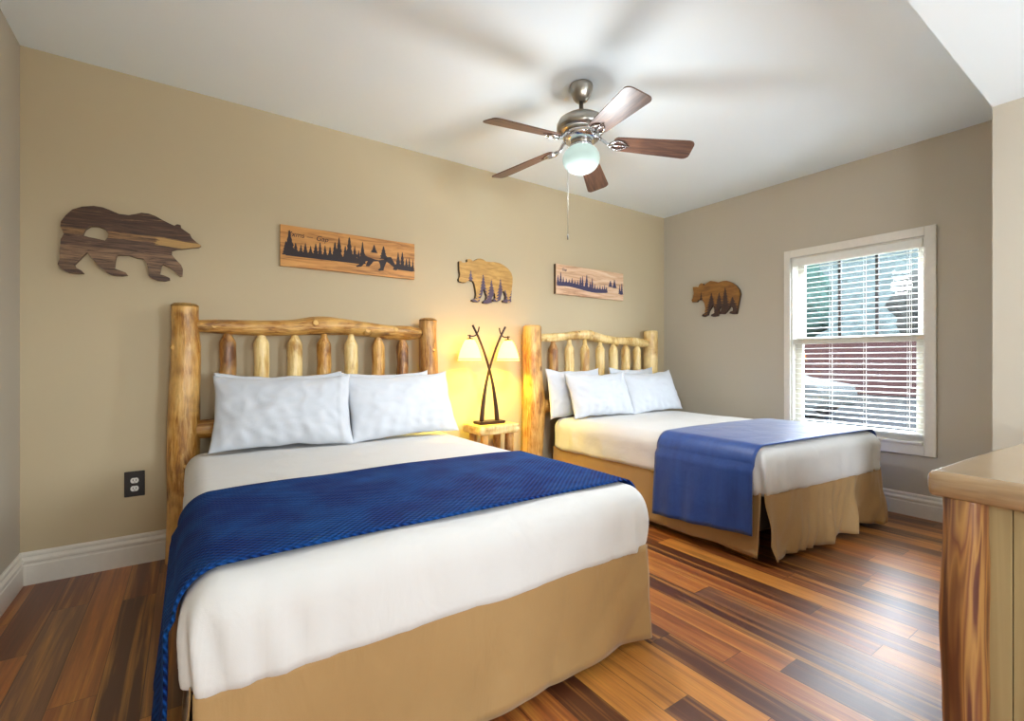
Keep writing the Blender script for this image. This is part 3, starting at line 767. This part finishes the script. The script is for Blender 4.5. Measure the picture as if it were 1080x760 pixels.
LX, LY, LZ = 1.978, 3.19, .645
lamp = tag(empty('table_lamp', (LX, LY, LZ)), 'bronze table lamp with two crossed rods and two lit amber glass shades', 'lamp')
bm = bmesh.new(); box(bm, LX-.118, LX+.118, LY-.055, LY+.055, LZ, LZ+.022)
bev(child('base', bm, M['metal_dark'], lamp, False), .005)
for s in (-1, 1):
    pts = smoothpts([(LX+s*.068, LY-.008*s, LZ+.02, .0185), (LX+s*.055, LY-.008*s, LZ+.14, .0165), (LX+s*.030, LY-.010*s, LZ+.29, .0125), (LX+s*.0, LY-.010*s, LZ+.41, .0105),
                     (LX-s*.048, LY-.009*s, LZ+.55, .0095), (LX-s*.105, LY-.008*s, LZ+.68, .009), (LX-s*.158, LY-.008*s, LZ+.775, .0085)], 6)
    bm = bmesh.new(); tube(bm, [p[:3] for p in pts], [p[3] for p in pts], 10)
    rod = child('rod', bm, M['metal_dark'], lamp)
    cx = LX+s*.178
    ap = smoothpts([(LX+s*.100, LY+.008*s, LZ+.765, .005), (LX+s*.106, LY+.008*s, LZ+.735, .0055), (LX+s*.122, LY+.008*s, LZ+.705, .0055), (LX+s*.148, LY+.006*s, LZ+.690, .0055), (cx, LY, LZ+.692, .005), (cx+s*.018, LY, LZ+.695, .004)], 5)
    bm = bmesh.new(); tube(bm, [p[:3] for p in ap], [p[3] for p in ap], 8)
    lathe(bm, [(.006, LZ+.70), (.007, LZ+.675), (.024, LZ+.672), (.030, LZ+.664), (.030, LZ+.658)], 20, cx, LY)
    child('arm', bm, M['metal_dark'], lamp)
    z0, z1 = LZ+.50, LZ+.662
    prof = []
    for k in range(13):
        t = k/12; prof.append((.034+(.093-.034)*(t**.85)+.006*math.sin(t*PI), z1+(z0-z1)*t))
    prof2 = [(r-.004, z) for r, z in prof[::-1]]
    bm = bmesh.new(); lathe(bm, prof+prof2, 36, cx, LY, cap=False)
    n_ = len(bm.verts)
    sh = child('lamp_shade', bm, M['shade'], lamp)
    bm = bmesh.new(); lathe(bm, [(.0935, z0+.016), (.0955, z0+.016), (.0965, z0+.011), (.0945, z0+.011)], 36, cx, LY, cap=False)
    rg = link_mesh('rim_band', bm, M['metal_dark'], None, True); rg.parent = sh
    bm = bmesh.new(); bmesh.ops.create_uvsphere(bm, u_segments=16, v_segments=10, radius=.020, matrix=Matrix.Translation((cx, LY, LZ+.635)))
    child('bulb', bm, m_shade('lit_bulb_%d' % (s+2), (1, .80, .45), 12, .5), lamp)
    ld = bpy.data.lights.new('lamp_light', 'POINT'); ld.energy = 22; ld.color = (1, .76, .04); ld.shadow_soft_size = .03
    lo = bpy.data.objects.new('lamp_light', ld); C.objects.link(lo); lo.location = (cx, LY, LZ+.585); lo.parent = lamp; lo.matrix_parent_inverse = PINV(lamp)

# ------------------------------------------------------------------ wall decor
WY = D-.001
def bear_x(pts, holes, name, mats, label, th=.022, off=.006):
    bm = bmesh.new()
    P = [(x, WY-off-th, z) for x, z in pts]; H = [[(x, WY-off-th, z) for x, z in h] for h in holes]
    extrude_outline(bm, P, H, (0, th+off, 0), 0, 1)
    o = link_mesh(name, bm, mats); return tag(o, label, 'wall art')
bear_x(BEAR_A, [HOLE_A], 'carved_bear', [M['reclaimed'], m_plain('weathered_plank_edge', srgb(120, 92, 66), .6)], 'large dark walking bear cut from weathered planks, above the outlet at left')
bear_x(BEAR_B, [], 'carved_bear', [M['bear_blue'], M['edge']], 'honey wood bear cutout painted with blue fir trees above the table lamp')
bm = bmesh.new(); extrude_outline(bm, [(XR-.028, y, z) for y, z in BEAR_C], [], (.027, 0, 0), 0, 1)
tag(link_mesh('carved_bear', bm, [M['bear_brown'], M['edge']]), 'small brown bear cutout hanging beside the window', 'wall art')

def fir(cx, base, h, w, rnd):
    """jagged fir silhouette"""
    L, Rr = [], []
    n = 5
    for k in range(n):
        t0, t1 = k/n, (k+1)/n
        wo = w*(1-t0)*(.9+.3*rnd.random())/2; wi = wo*.55
        L += [(cx-wo, base+h*t0+h*.02), (cx-wi, base+h*(t0+.75/n))]; Rr += [(cx+wo, base+h*t0+h*.02), (cx+wi, base+h*(t0+.75/n))]
    return L+[(cx, base+h)]+Rr[::-1]
def flat(bm, pts, y, mi):
    vs = [bm.verts.new((x, y, z)) for x, z in pts]; vb = [bm.verts.new((x, y+.0012, z)) for x, z in pts]
    es = [bm.edges.new((vs[i], vs[(i+1) % len(vs)])) for i in range(len(vs))]
    r = bmesh.ops.triangle_fill(bm, use_beauty=True, use_dissolve=False, edges=es)
    for f in r['geom']:
        if isinstance(f, bmesh.types.BMFace): f.material_index = mi
    for i in range(len(vs)):
        f = bm.faces.new((vs[i], vs[(i+1) % len(vs)], vb[(i+1) % len(vs)], vb[i])); f.material_index = mi
def sign(x0, x1, z0, z1, th, mats, trees, label, ground, bear=None, text=None, seed=0):
    rnd = random.Random(seed)
    bm = bmesh.new(); yf = WY-th
    box(bm, x0, x1, yf, WY, z0, z1)
    for f in bm.faces:
        f.material_index = 0
    bm.faces.ensure_lookup_table()
    for f in bm.faces:
        c = f.calc_center_median()
        if abs(c.x-x0) < 1e-4: f.material_index = 2
    W = x1-x0; Hh = z1-z0
    for (fx, h, w) in trees:
        gz = z0+Hh*ground(fx)
        flat(bm, fir(x0+W*fx, gz-Hh*.03, Hh*h, W*w, rnd), yf-.0012-.0002*rnd.random(), 1)
    for k in range(len(trees)-1):
        a, b = trees[k][0], trees[k+1][0]
        if b-a < .085:
            g0, g1 = z0+Hh*ground(a), z0+Hh*ground(b)
            flat(bm, [(x0+W*a, g0-Hh*.04), (x0+W*b, g1-Hh*.04), (x0+W*b, g1+Hh*.13), (x0+W*(a+b)/2, g0+Hh*.09), (x0+W*a, g0+Hh*.13)], yf-.0012, 1)
    if bear:
        for pts in bear: flat(bm, [(x0+W*a, z0+Hh*b) for a, b in pts], yf-.0016, 1)
    o = link_mesh('wooden_sign', bm, mats)
    tag(o, label, 'wall art')
    for (s, fx, fz, sz) in (text or []):
        cu = bpy.data.curves.new('t', 'FONT'); cu.body = s; cu.size = sz; cu.extrude = .0006; cu.shear = .25
        to = bpy.data.objects.new('t', cu); C.objects.link(to)
        dg = bpy.context.evaluated_depsgraph_get(); me = bpy.data.meshes.new_from_object(to.evaluated_get(dg))
        bpy.data.objects.remove(to); me.materials.clear(); me.materials.append(mats[1])
        me.transform(Matrix.Translation((x0+W*fx, yf-.001, z0+Hh*fz)) @ Matrix.Rotation(PI/2, 4, 'X'))
        l = bpy.data.objects.new('lettering', me); C.objects.link(l); l.parent = o
    return o
bear_sil = [[(.555, .46), (.575, .52), (.60, .50), (.62, .47), (.67, .43), (.70, .42), (.74, .45), (.765, .53), (.80, .55), (.815, .47), (.835, .36), (.86, .25), (.845, .20), (.815, .21), (.825, .27),
             (.79, .36), (.765, .40), (.755, .33), (.745, .24), (.74, .16), (.705, .13), (.695, .16), (.715, .22), (.71, .33), (.70, .39), (.66, .37), (.645, .30), (.625, .22), (.60, .22), (.605, .30), (.615, .36),
             (.60, .35), (.585, .27), (.565, .19), (.53, .17), (.525, .20), (.55, .25), (.56, .34), (.555, .40), (.53, .43), (.515, .47), (.52, .52)]]
g1 = lambda f: .30+.0*f if f < .5 else .30-.10*(f-.5)
sign(.491, 1.416, 1.760, 2.028, .020, [M['board'], M['ink'], M['edge']],
     [(.035, .34, .05), (.06, .62, .085), (.10, .33, .05), (.135, .30, .04), (.165, .36, .045), (.20, .30, .04), (.235, .38, .05), (.265, .42, .05), (.30, .36, .045), (.335, .34, .05), (.37, .48, .06), (.40, .62, .065),
      (.445, .42, .05), (.475, .66, .085), (.515, .46, .05), (.545, .36, .04), (.575, .60, .06), (.86, .48, .06), (.895, .50, .06), (.93, .34, .04), (.955, .38, .04), (.985, .36, .03)],
     'golden wood sign with dark fir trees and a bear silhouette above the nearer headboard', g1, bear_sil + [[(x0/1., z) for x0, z in fir(.665, .60, .22, .055, random.Random(2))]] + [[(x0/1., z) for x0, z in fir(.74, .46, .36, .07, random.Random(3))]],
     [('Yxms', .04, .74, .048), ('\u2014', .17, .74, .04), ('Gap', .235, .72, .048)], 4)
g2 = lambda f: .30+.04*math.sin(f*9)-.08*f
sign(2.800, 3.705, 1.765, 2.042, .030, [M['board_pink'], M['ink_blue'], M['edge']],
     [(.03, .36, .05), (.065, .46, .05), (.10, .3, .045), (.14, .26, .04), (.18, .24, .04), (.22, .3, .045), (.26, .24, .04), (.30, .28, .045), (.34, .42, .055), (.37, .48, .05), (.41, .3, .04), (.43, .56, .065), (.48, .36, .05), (.51, .5, .055),
      (.55, .3, .045), (.59, .24, .04), (.63, .28, .04), (.67, .24, .04), (.70, .28, .04), (.73, .22, .04), (.94, .36, .04), (.975, .42, .05)],
     'pale pinkish wood sign with grey fir trees above the farther headboard', g2,
     [[(x0/1., z) for x0, z in fir(.79, .44, .24, .07, random.Random(5))], [(x0/1., z) for x0, z in fir(.855, .42, .32, .07, random.Random(6))]], [('Gap', .08, .80, .035)], 8)

# outlet
ou = tag(empty('electrical_outlet', (-.247, D, .45)), 'dark outlet plate with two white sockets low on the wall', 'outlet')
bm = bmesh.new(); box(bm, -.293, -.202, D-.007, D, .381, .522); bev(child('plate', bm, M['black'], ou, False), .004)
for zc in (.471, .426):
    bm = bmesh.new(); n = 20
    vs = []
    for k in range(n):
        a = 2*PI*k/n; vs.append((-.2475+.0185*math.cos(a)*(1 if abs(math.cos(a)) < .9 else 1), D-.0095, zc+max(-.0145, min(.0145, .0185*math.sin(a)))))
    extrude_outline(bm, vs, [], (0, .004, 0))
    sk = child('socket', bm, M['white_plastic'], ou, False)
    bm = bmesh.new()
    for dx in (-.007, .007): box(bm, -.2475+dx-.0014, -.2475+dx+.0014, D-.0101, D-.0094, zc-.003, zc+.007)
    box(bm, -.2495, -.2455, D-.0101, D-.0094, zc-.010, zc-.006)
    q = link_mesh('socket_slots', bm, M['black'], None); q.parent = sk
# ------------------------------------------------------------------ ceiling fan
FX, FY = 1.885, 2.027
fan = tag(empty('ceiling_fan', (FX, FY, HC)), 'brushed nickel ceiling fan with five walnut blades and a white globe light', 'ceiling fan')
def fl(name, prof, m, seg=40):
    bm = bmesh.new(); lathe(bm, prof, seg, FX, FY); return child(name, bm, m, fan)
fl('canopy', [(.066, HC), (.068, HC-.010), (.066, HC-.022), (.058, HC-.050), (.046, HC-.076), (.034, HC-.090), (.020, HC-.096)], M['nickel'])
fl('downrod', [(.013, HC-.09), (.013, HC-.165), (.024, HC-.17), (.026, HC-.185)], M['nickel'], 20)
fl('motor_housing', [(.030, 2.572), (.060, 2.568), (.100, 2.556), (.130, 2.536), (.142, 2.512), (.143, 2.490), (.136, 2.474), (.118, 2.462), (.090, 2.456)], M['nickel'])
bm = bmesh.new(); lathe(bm, [(.105, 2.462), (.110, 2.450), (.100, 2.425), (.080, 2.415), (.060, 2.410)], 40, FX, FY); vent = child('vent_band', bm, M['chrome'], fan)
fl('switch_housing', [(.058, 2.418), (.062, 2.412), (.060, 2.396), (.052, 2.392)], M['nickel'])
fl('light_fitter', [(.050, 2.398), (.066, 2.394), (.070, 2.386), (.066, 2.378), (.06, 2.374)], M['chrome'])
gl = []
for k in range(17):
    a = R(50)-(R(50)+PI/2)*k/16; gl.append((max(.002, .108*math.cos(a)), 2.315+.084*math.sin(a)))
fl('glass_globe', [(.060, 2.380)]+gl, M['globe'])
PZ = 2.420
for k in range(5):
    a = R(-110+72*k+2)
    rootb = Matrix.Translation((FX, FY, PZ)) @ Matrix.Rotation(a, 4, 'Z')
    pitch = Matrix.Rotation(R(5.5), 4, 'Y') @ Matrix.Rotation(R(-15), 4, 'X')
    # blade iron
    bm = bmesh.new()
    tube(bm, [(.085, 0, .045), (.12, 0, .022), (.150, 0, -.004), (.175, 0, -.006)], [.013, .011, .010, .012], 10, flat=.6)
    for s in (-1, 1):
        tube(bm, [(.160, 0, -.007), (.180, s*.022, -.008), (.205, s*.036, -.008), (.235, s*.030, -.008), (.262, s*.010, -.008)], [.008, .009, .009, .008, .006], 8, flat=.5)
    tube(bm, [(.17, 0, -.008), (.28, 0, -.008)], [.009, .006], 8, flat=.5)
    bm.transform(rootb @ pitch)
    child('blade_bracket', bm, M['chrome'], fan)
    # blade outline, rounded ends
    out = []
    r0, r1, w0, w1 = .185, .64, .055, .074
    n = 7
    for i in range(n+1): q = i/n*PI/2; out.append((r0+.03-.03*math.cos(PI/2-q)*1.0, -w0*math.sin(PI/2-q)*-1))
    out = []
    def corner(cx, cy, r, a0, a1):
        for i in range(6):
            q = a0+(a1-a0)*i/5; out.append((cx+r*math.cos(q), cy+r*math.sin(q)))
    corner(r1-.035, w1-.035, .035, PI/2, 0); corner(r1-.035, -w1+.035, .035, 0, -PI/2)
    corner(r0+.03, -w0+.03, .03, -PI/2, -PI); corner(r0+.03, w0-.03, .03, PI, PI/2)
    bm = bmesh.new(); extrude_outline(bm, [(x, y, -.002) for x, y in out], [], (0, 0, .006))
    bl_ = link_mesh('fan_blade', bm, M['blade']); bl_.parent = fan
    bl_.matrix_parent_inverse = Matrix.Identity(4)
    bl_.matrix_basis = Matrix.Translation((0, 0, PZ-HC)) @ Matrix.Rotation(a, 4, 'Z') @ pitch
    bev(bl_, .0015)
bm = bmesh.new(); tube(bm, [(FX-.064, FY+.044, 2.385), (FX-.064, FY+.044, 1.87)], .0013, 6)
lathe(bm, [(.001, 1.878), (.004, 1.872), (.004, 1.85), (.001, 1.846)], 8, FX-.064, FY+.044)
child('pull_chain', bm, m_plain('grey_chain_metal', srgb(96, 92, 88), .6, .3), fan)
ld = bpy.data.lights.new('fan_light', 'POINT'); ld.energy = 12; ld.color = (.93, .97, 1.0); ld.shadow_soft_size = .105
lo = bpy.data.objects.new('fan_light', ld); C.objects.link(lo); lo.location = (FX, FY, 2.06); lo.parent = fan; lo.matrix_parent_inverse = PINV(fan)

ld = bpy.data.lights.new('fan_downlight', 'SPOT'); ld.energy = 48; ld.color = (.95, .98, 1.0); ld.shadow_soft_size = .09; ld.spot_size = R(178); ld.spot_blend = .9
lo = bpy.data.objects.new('fan_downlight', ld); C.objects.link(lo); lo.location = (FX, FY, 2.20); lo.parent = fan; lo.matrix_parent_inverse = PINV(fan)

# ------------------------------------------------------------------ dresser
dr = tag(empty('log_dresser', (1.550, .397, 0), R(-3.6)), 'pine dresser with a thick slab top and log corner posts at right', 'dresser')
M['slab'] = m_board('polished_slab_top', srgb(150, 118, 80), srgb(176, 144, 102), srgb(196, 168, 126), seed=4)
M['slab'].node_tree.nodes['Principled BSDF'].inputs['Roughness'].default_value = .28
def m_slab():
    t = NT('polished_pine_slab'); o = t.coord()
    g = t.noise(t.mapping(o, (9, 3, 30)), 1, 5, .6, .6)
    c = t.ramp(g, [(.3, srgb(138, 112, 82)), (.5, srgb(160, 134, 102)), (.7, srgb(176, 150, 118))])
    t.bsdf(c, .22, normal=t.bump(g, .08, .003), Coat_Weight=.5, Coat_Roughness=.12); return t.m
M['slab'] = m_slab()
def m_post():
    t = NT('stained_log_post'); o = t.coord()
    g = t.noise(t.mapping(o, (15, 15, .9), (.3, 0, .4)), 1, 2, .4, 2.0)
    c = t.ramp(g, [(.30, srgb(52, 26, 20)), (.40, srgb(96, 56, 36)), (.47, srgb(158, 112, 60)), (.53, srgb(118, 72, 48)), (.60, srgb(170, 128, 74)), (.66, srgb(98, 56, 46)), (.76, srgb(70, 38, 36))])
    t.bsdf(c, .4, normal=t.bump(g, .3, .006), Coat_Weight=.3, Coat_Roughness=.2); return t.m
M['postlog'] = m_post()
def m_panel():
    t = NT('pale_pine_panel'); o = t.coord(); x, y, z = t.sep(o)
    g = t.noise(t.mapping(o, (10, 22, .9)), 1, 4, .5, 1.0)
    c = t.ramp(g, [(.3, srgb(132, 112, 76)), (.6, srgb(160, 142, 102)), (.8, srgb(170, 152, 112))])
    kn = t.noise(t.mapping(o, (4, 4, 2.4)), 4, 2, .5)
    c = t.mix(t.ramp(kn, [(.72, (0, 0, 0)), (.78, (.8, .8, .8))]), c, srgb(120, 80, 44))
    t.bsdf(c, .45, normal=t.bump(g, .1, .004)); return t.m
M['panel'] = m_panel()
DLEN, DDEP, DT = 1.30, .47, .862
bm = shellgrid(60, 24, 6)
for v in bm.verts:
    c = v.co.copy(); x = DLEN*c.x; y = -DDEP*(1-c.y); z = DT-.063+.063*c.z
    rnd = .014*(abs(c.z-.5)*2)**3
    if c.x < .001: x += rnd+.006*mnoise.noise(Vector((y*6, c.z, 5)))
    if c.y > .999: y += -rnd+.008*mnoise.noise(Vector((x*5, c.z, 2)))
    # rounded front corner
    dx, dy = max(0, .035-x), max(0, .035+y)
    if dx > 0 and dy > 0:
        L_ = math.hypot(dx, dy)
        if L_ > .035: x = .035-dx/L_*.035; y = -.035+dy/L_*.035
    v.co = (x, y, z)
sl = link_mesh('slab_top', bm, M['slab'], dr, True); bev(sl, .008, 3, 50)
for px, py, nm in ((.056, -.068, 1), (DLEN-.07, -.100, 2), (.068, -DDEP+.07, 3), (DLEN-.07, -DDEP+.07, 4)):
    b = log_mesh([(px, py, 0, .044), (px+.004, py, .25, .045), (px, py+.003, .5, .046), (px-.001, py, .7, .043), (px, py, DT-.062, .043)], 80+nm, .07, 24, .004)
    link_mesh('corner_post', b, M['postlog'], dr, True)
for xs in (.060, DLEN-.09):
    bm = bmesh.new()
    e = [-.100, -.150, -.300, -DDEP+.065]
    for k in range(3):
        box(bm, xs, xs+.030, e[k+1]+.0008, e[k]-.0008, .08, DT-.064)
    bev(link_mesh('side_panel', bm, M['panel'], dr), .0015)
bm = bmesh.new(); box(bm, .13, DLEN-.13, -DDEP+.05, -.10, .08, DT-.064); bev(link_mesh('carcass', bm, M['panel'], dr), .002)
for r_ in range(3):
    for c_ in range(2):
        x0 = .17+c_*.49; z0 = .12+r_*.225
        bm = bmesh.new(); box(bm, x0, x0+.47, -.102, -.078, z0, z0+.205); q = bev(link_mesh('drawer_front', bm, M['panel'], dr), .006)
        bm = bmesh.new(); lathe(bm, [(.008, 0), (.008, .014), (.018, .020), (.018, .028), (.010, .033)], 16)
        bm.transform(Matrix.Translation((x0+.235, -.079, z0+.10)) @ Matrix.Rotation(-PI/2, 4, 'X')); link_mesh('knob', bm, M['metal_dark'], q, True)

# ------------------------------------------------------------------ outside the window
def m_ground():
    t = NT('grey_asphalt'); o = t.coord(); n = t.noise(o, 3, 4, .6)
    t.bsdf(t.mix(n, srgb(20, 21, 21), srgb(32, 32, 32)), .9, spec=0); return t.m
wall('ground', [(XR+.14, 60, -40, 45, -.4, -.3)], m_ground())
def m_brick():
    t = NT('red_brick'); o = t.coord(); x, y, z = t.sep(o)
    b = t.n('ShaderNodeTexBrick'); t.l(t.comb(y, z, 0), b.inputs['Vector']); b.inputs['Scale'].default_value = 4
    b.inputs['Color1'].default_value = srgb(34, 20, 20)+(1,); b.inputs['Color2'].default_value = srgb(28, 18, 18)+(1,); b.inputs['Mortar'].default_value = srgb(42, 34, 32)+(1,)
    t.bsdf(b.outputs[0], .9, spec=0); return t.m
bw = tag(boxobj('brick_wall', 24, 24.4, -6, 24, -.3, 2.05, m_brick(), None, .02), 'low red brick wall outside beyond the window', 'wall')
bm = bmesh.new(); box(bm, 23.94, 24.46, -6.05, 24.05, 2.05, 2.17); link_mesh('coping', bm, m_plain('grey_stone_coping', srgb(44, 42, 42), .9, spec=0), bw)
def m_leaf(nm, a, b):
    t = NT(nm); o = t.coord(); n = t.noise(o, 2.2, 5, .7)
    t.bsdf(t.ramp(n, [(.35, a), (.65, b)]), .9, spec=0); return t.m
bm = bmesh.new(); N = 40
rows = []
for i in range(N+1):
    rows.append([bm.verts.new((26+j*1.6, -30+i*2.0, -.25+max(0, j)*.64+mnoise.noise(Vector((i*.35, j*.4, 2)))*1.1*(j > 0))) for j in range(22)])
for a, b in zip(rows, rows[1:]):
    for j in range(21): bm.faces.new((a[j], a[j+1], b[j+1], b[j]))
bmesh.ops.recalc_face_normals(bm, faces=bm.faces[:])
hl = link_mesh('hillside', bm, m_leaf('blue_green_hillside', srgb(17, 22, 22), srgb(40, 46, 46)), None, True); struct(hl)
def tree(x, y, h, label, mat, seed):
    root = tag(empty('tree', (x, y, -.3)), label, 'tree')
    b = log_mesh([(0, 0, 0, .16), (.05, 0, h*.3, .12), (0, .05, h*.6, .07)], seed, .1, 10, .01); o = link_mesh('trunk', b, M['log_dark'], root, True)
    bm = bmesh.new(); bmesh.ops.create_icosphere(bm, subdivisions=4, radius=1)
    for v in bm.verts:
        n = 1+.30*mnoise.noise(v.co*2.2+Vector((seed, 0, 0)))+.16*mnoise.noise(v.co*6)+.08*mnoise.noise(v.co*14)
        v.co = Vector((v.co.x*h*.32*n, v.co.y*h*.32*n, h*.66+v.co.z*h*.36*n))
    link_mesh('crown', bm, mat, root, True)
lf1 = m_leaf('grey_green_leaves', srgb(14, 26, 24), srgb(30, 46, 42)); lf2 = m_leaf('dusty_leaves', srgb(14, 16, 16), srgb(34, 34, 32))
tree(27.5, 13.2, 7.0, 'grey green tree outside, behind the left part of the window', lf1, 3)
tree(27.5, 6.2, 5.6, 'dusty grey tree outside, behind the right part of the window', lf2, 8)
# parked car
car = tag(empty('parked_car', (13.5, 7.1, -.3), R(84)), 'light grey car parked outside, seen low through the blind', 'car')
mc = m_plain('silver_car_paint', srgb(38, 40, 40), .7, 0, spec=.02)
prof = [(-2.1, .32), (-2.15, .62), (-2.05, .84), (-1.45, .93), (-.95, 1.02), (-.35, 1.42), (.85, 1.46), (1.55, 1.08), (2.05, 1.0), (2.15, .7), (2.1, .32), (1.75, .28), (1.68, .5), (1.35, .64), (1.02, .5), (.95, .28), (-.98, .28), (-1.05, .5), (-1.38, .64), (-1.71, .5), (-1.78, .28)]
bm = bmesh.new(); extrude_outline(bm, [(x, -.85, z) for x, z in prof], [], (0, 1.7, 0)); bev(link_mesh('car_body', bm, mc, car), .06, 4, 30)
for s in (-1, 1):
    bm = bmesh.new(); extrude_outline(bm, [(x, s*.856, z) for x, z in [(-.78, 1.04), (-.32, 1.34), (.80, 1.38), (1.30, 1.08)]], [], (0, -s*.01, 0)); link_mesh('side_window', bm, M['black'], car)
for sx_ in (-1.38, 1.35):
    for s in (-1, 1):
        bm = bmesh.new(); lathe(bm, [(.10, -.09), (.27, -.10), (.31, -.07), (.31, .07), (.27, .10), (.10, .09)], 24)
        bm.transform(Matrix.Translation((sx_, s*.77, .31)) @ Matrix.Rotation(PI/2, 4, 'X')); link_mesh('wheel', bm, M['black'], car, True)

# ------------------------------------------------------------------ light
w = bpy.data.worlds.new('World'); SC.world = w; w.use_nodes = True
bg = w.node_tree.nodes['Background']; bg.inputs[0].default_value = (.80, .90, 1.0, 1); bg.inputs[1].default_value = 26.0
def portal(name, loc, rot, sx_, sy_):
    ld = bpy.data.lights.new(name, 'AREA'); ld.shape = 'RECTANGLE'; ld.size = sx_; ld.size_y = sy_; ld.cycles.is_portal = True
    o = bpy.data.objects.new(name, ld); C.objects.link(o); o.location = loc; o.rotation_euler = rot
portal('rear_fill_portal', (2.225, YR-.13, 1.425), (R(90), 0, 0), .85, .85)  # samples sky through the added rear gap, not a known window
portal('window_portal', (XR+.16, 1.57, 1.29), (0, R(90), 0), 1.52, .92)
def fill_point(name, loc, e, col, r):
    ld = bpy.data.lights.new(name, 'POINT'); ld.energy = e; ld.color = col; ld.shadow_soft_size = r
    o = bpy.data.objects.new(name, ld); C.objects.link(o); o.location = loc
fill_point('rear_fill_light', (.30, -1.25, 1.12), 66, (.90, .96, 1.0), .20)  # added fill light behind the camera, no lamp stands there

SC.view_settings.view_transform = 'Standard'; SC.view_settings.look = 'None'
SC.view_settings.gamma = 1; SC.view_settings.use_curve_mapping = False
SC.view_settings.exposure = 0.60
try:
    SC.cycles.use_denoising = True; SC.cycles.max_bounces = 10; SC.cycles.diffuse_bounces = 6; SC.cycles.transparent_max_bounces = 12
    SC.cycles.sample_clamp_indirect = 8; SC.cycles.caustics_reflective = False; SC.cycles.caustics_refractive = False
except Exception: pass

cam = bpy.data.cameras.new('Camera'); co = bpy.data.objects.new('Camera', cam); C.objects.link(co)
co.location = (0, 0, H_CAM); co.rotation_euler = (R(90), 0, R(-(90-55.449)))
cam.sensor_width = 36; cam.lens = 496.04/1080*36; cam.shift_y = .73/1080; cam.clip_start = .02; cam.clip_end = 200
SC.camera = co
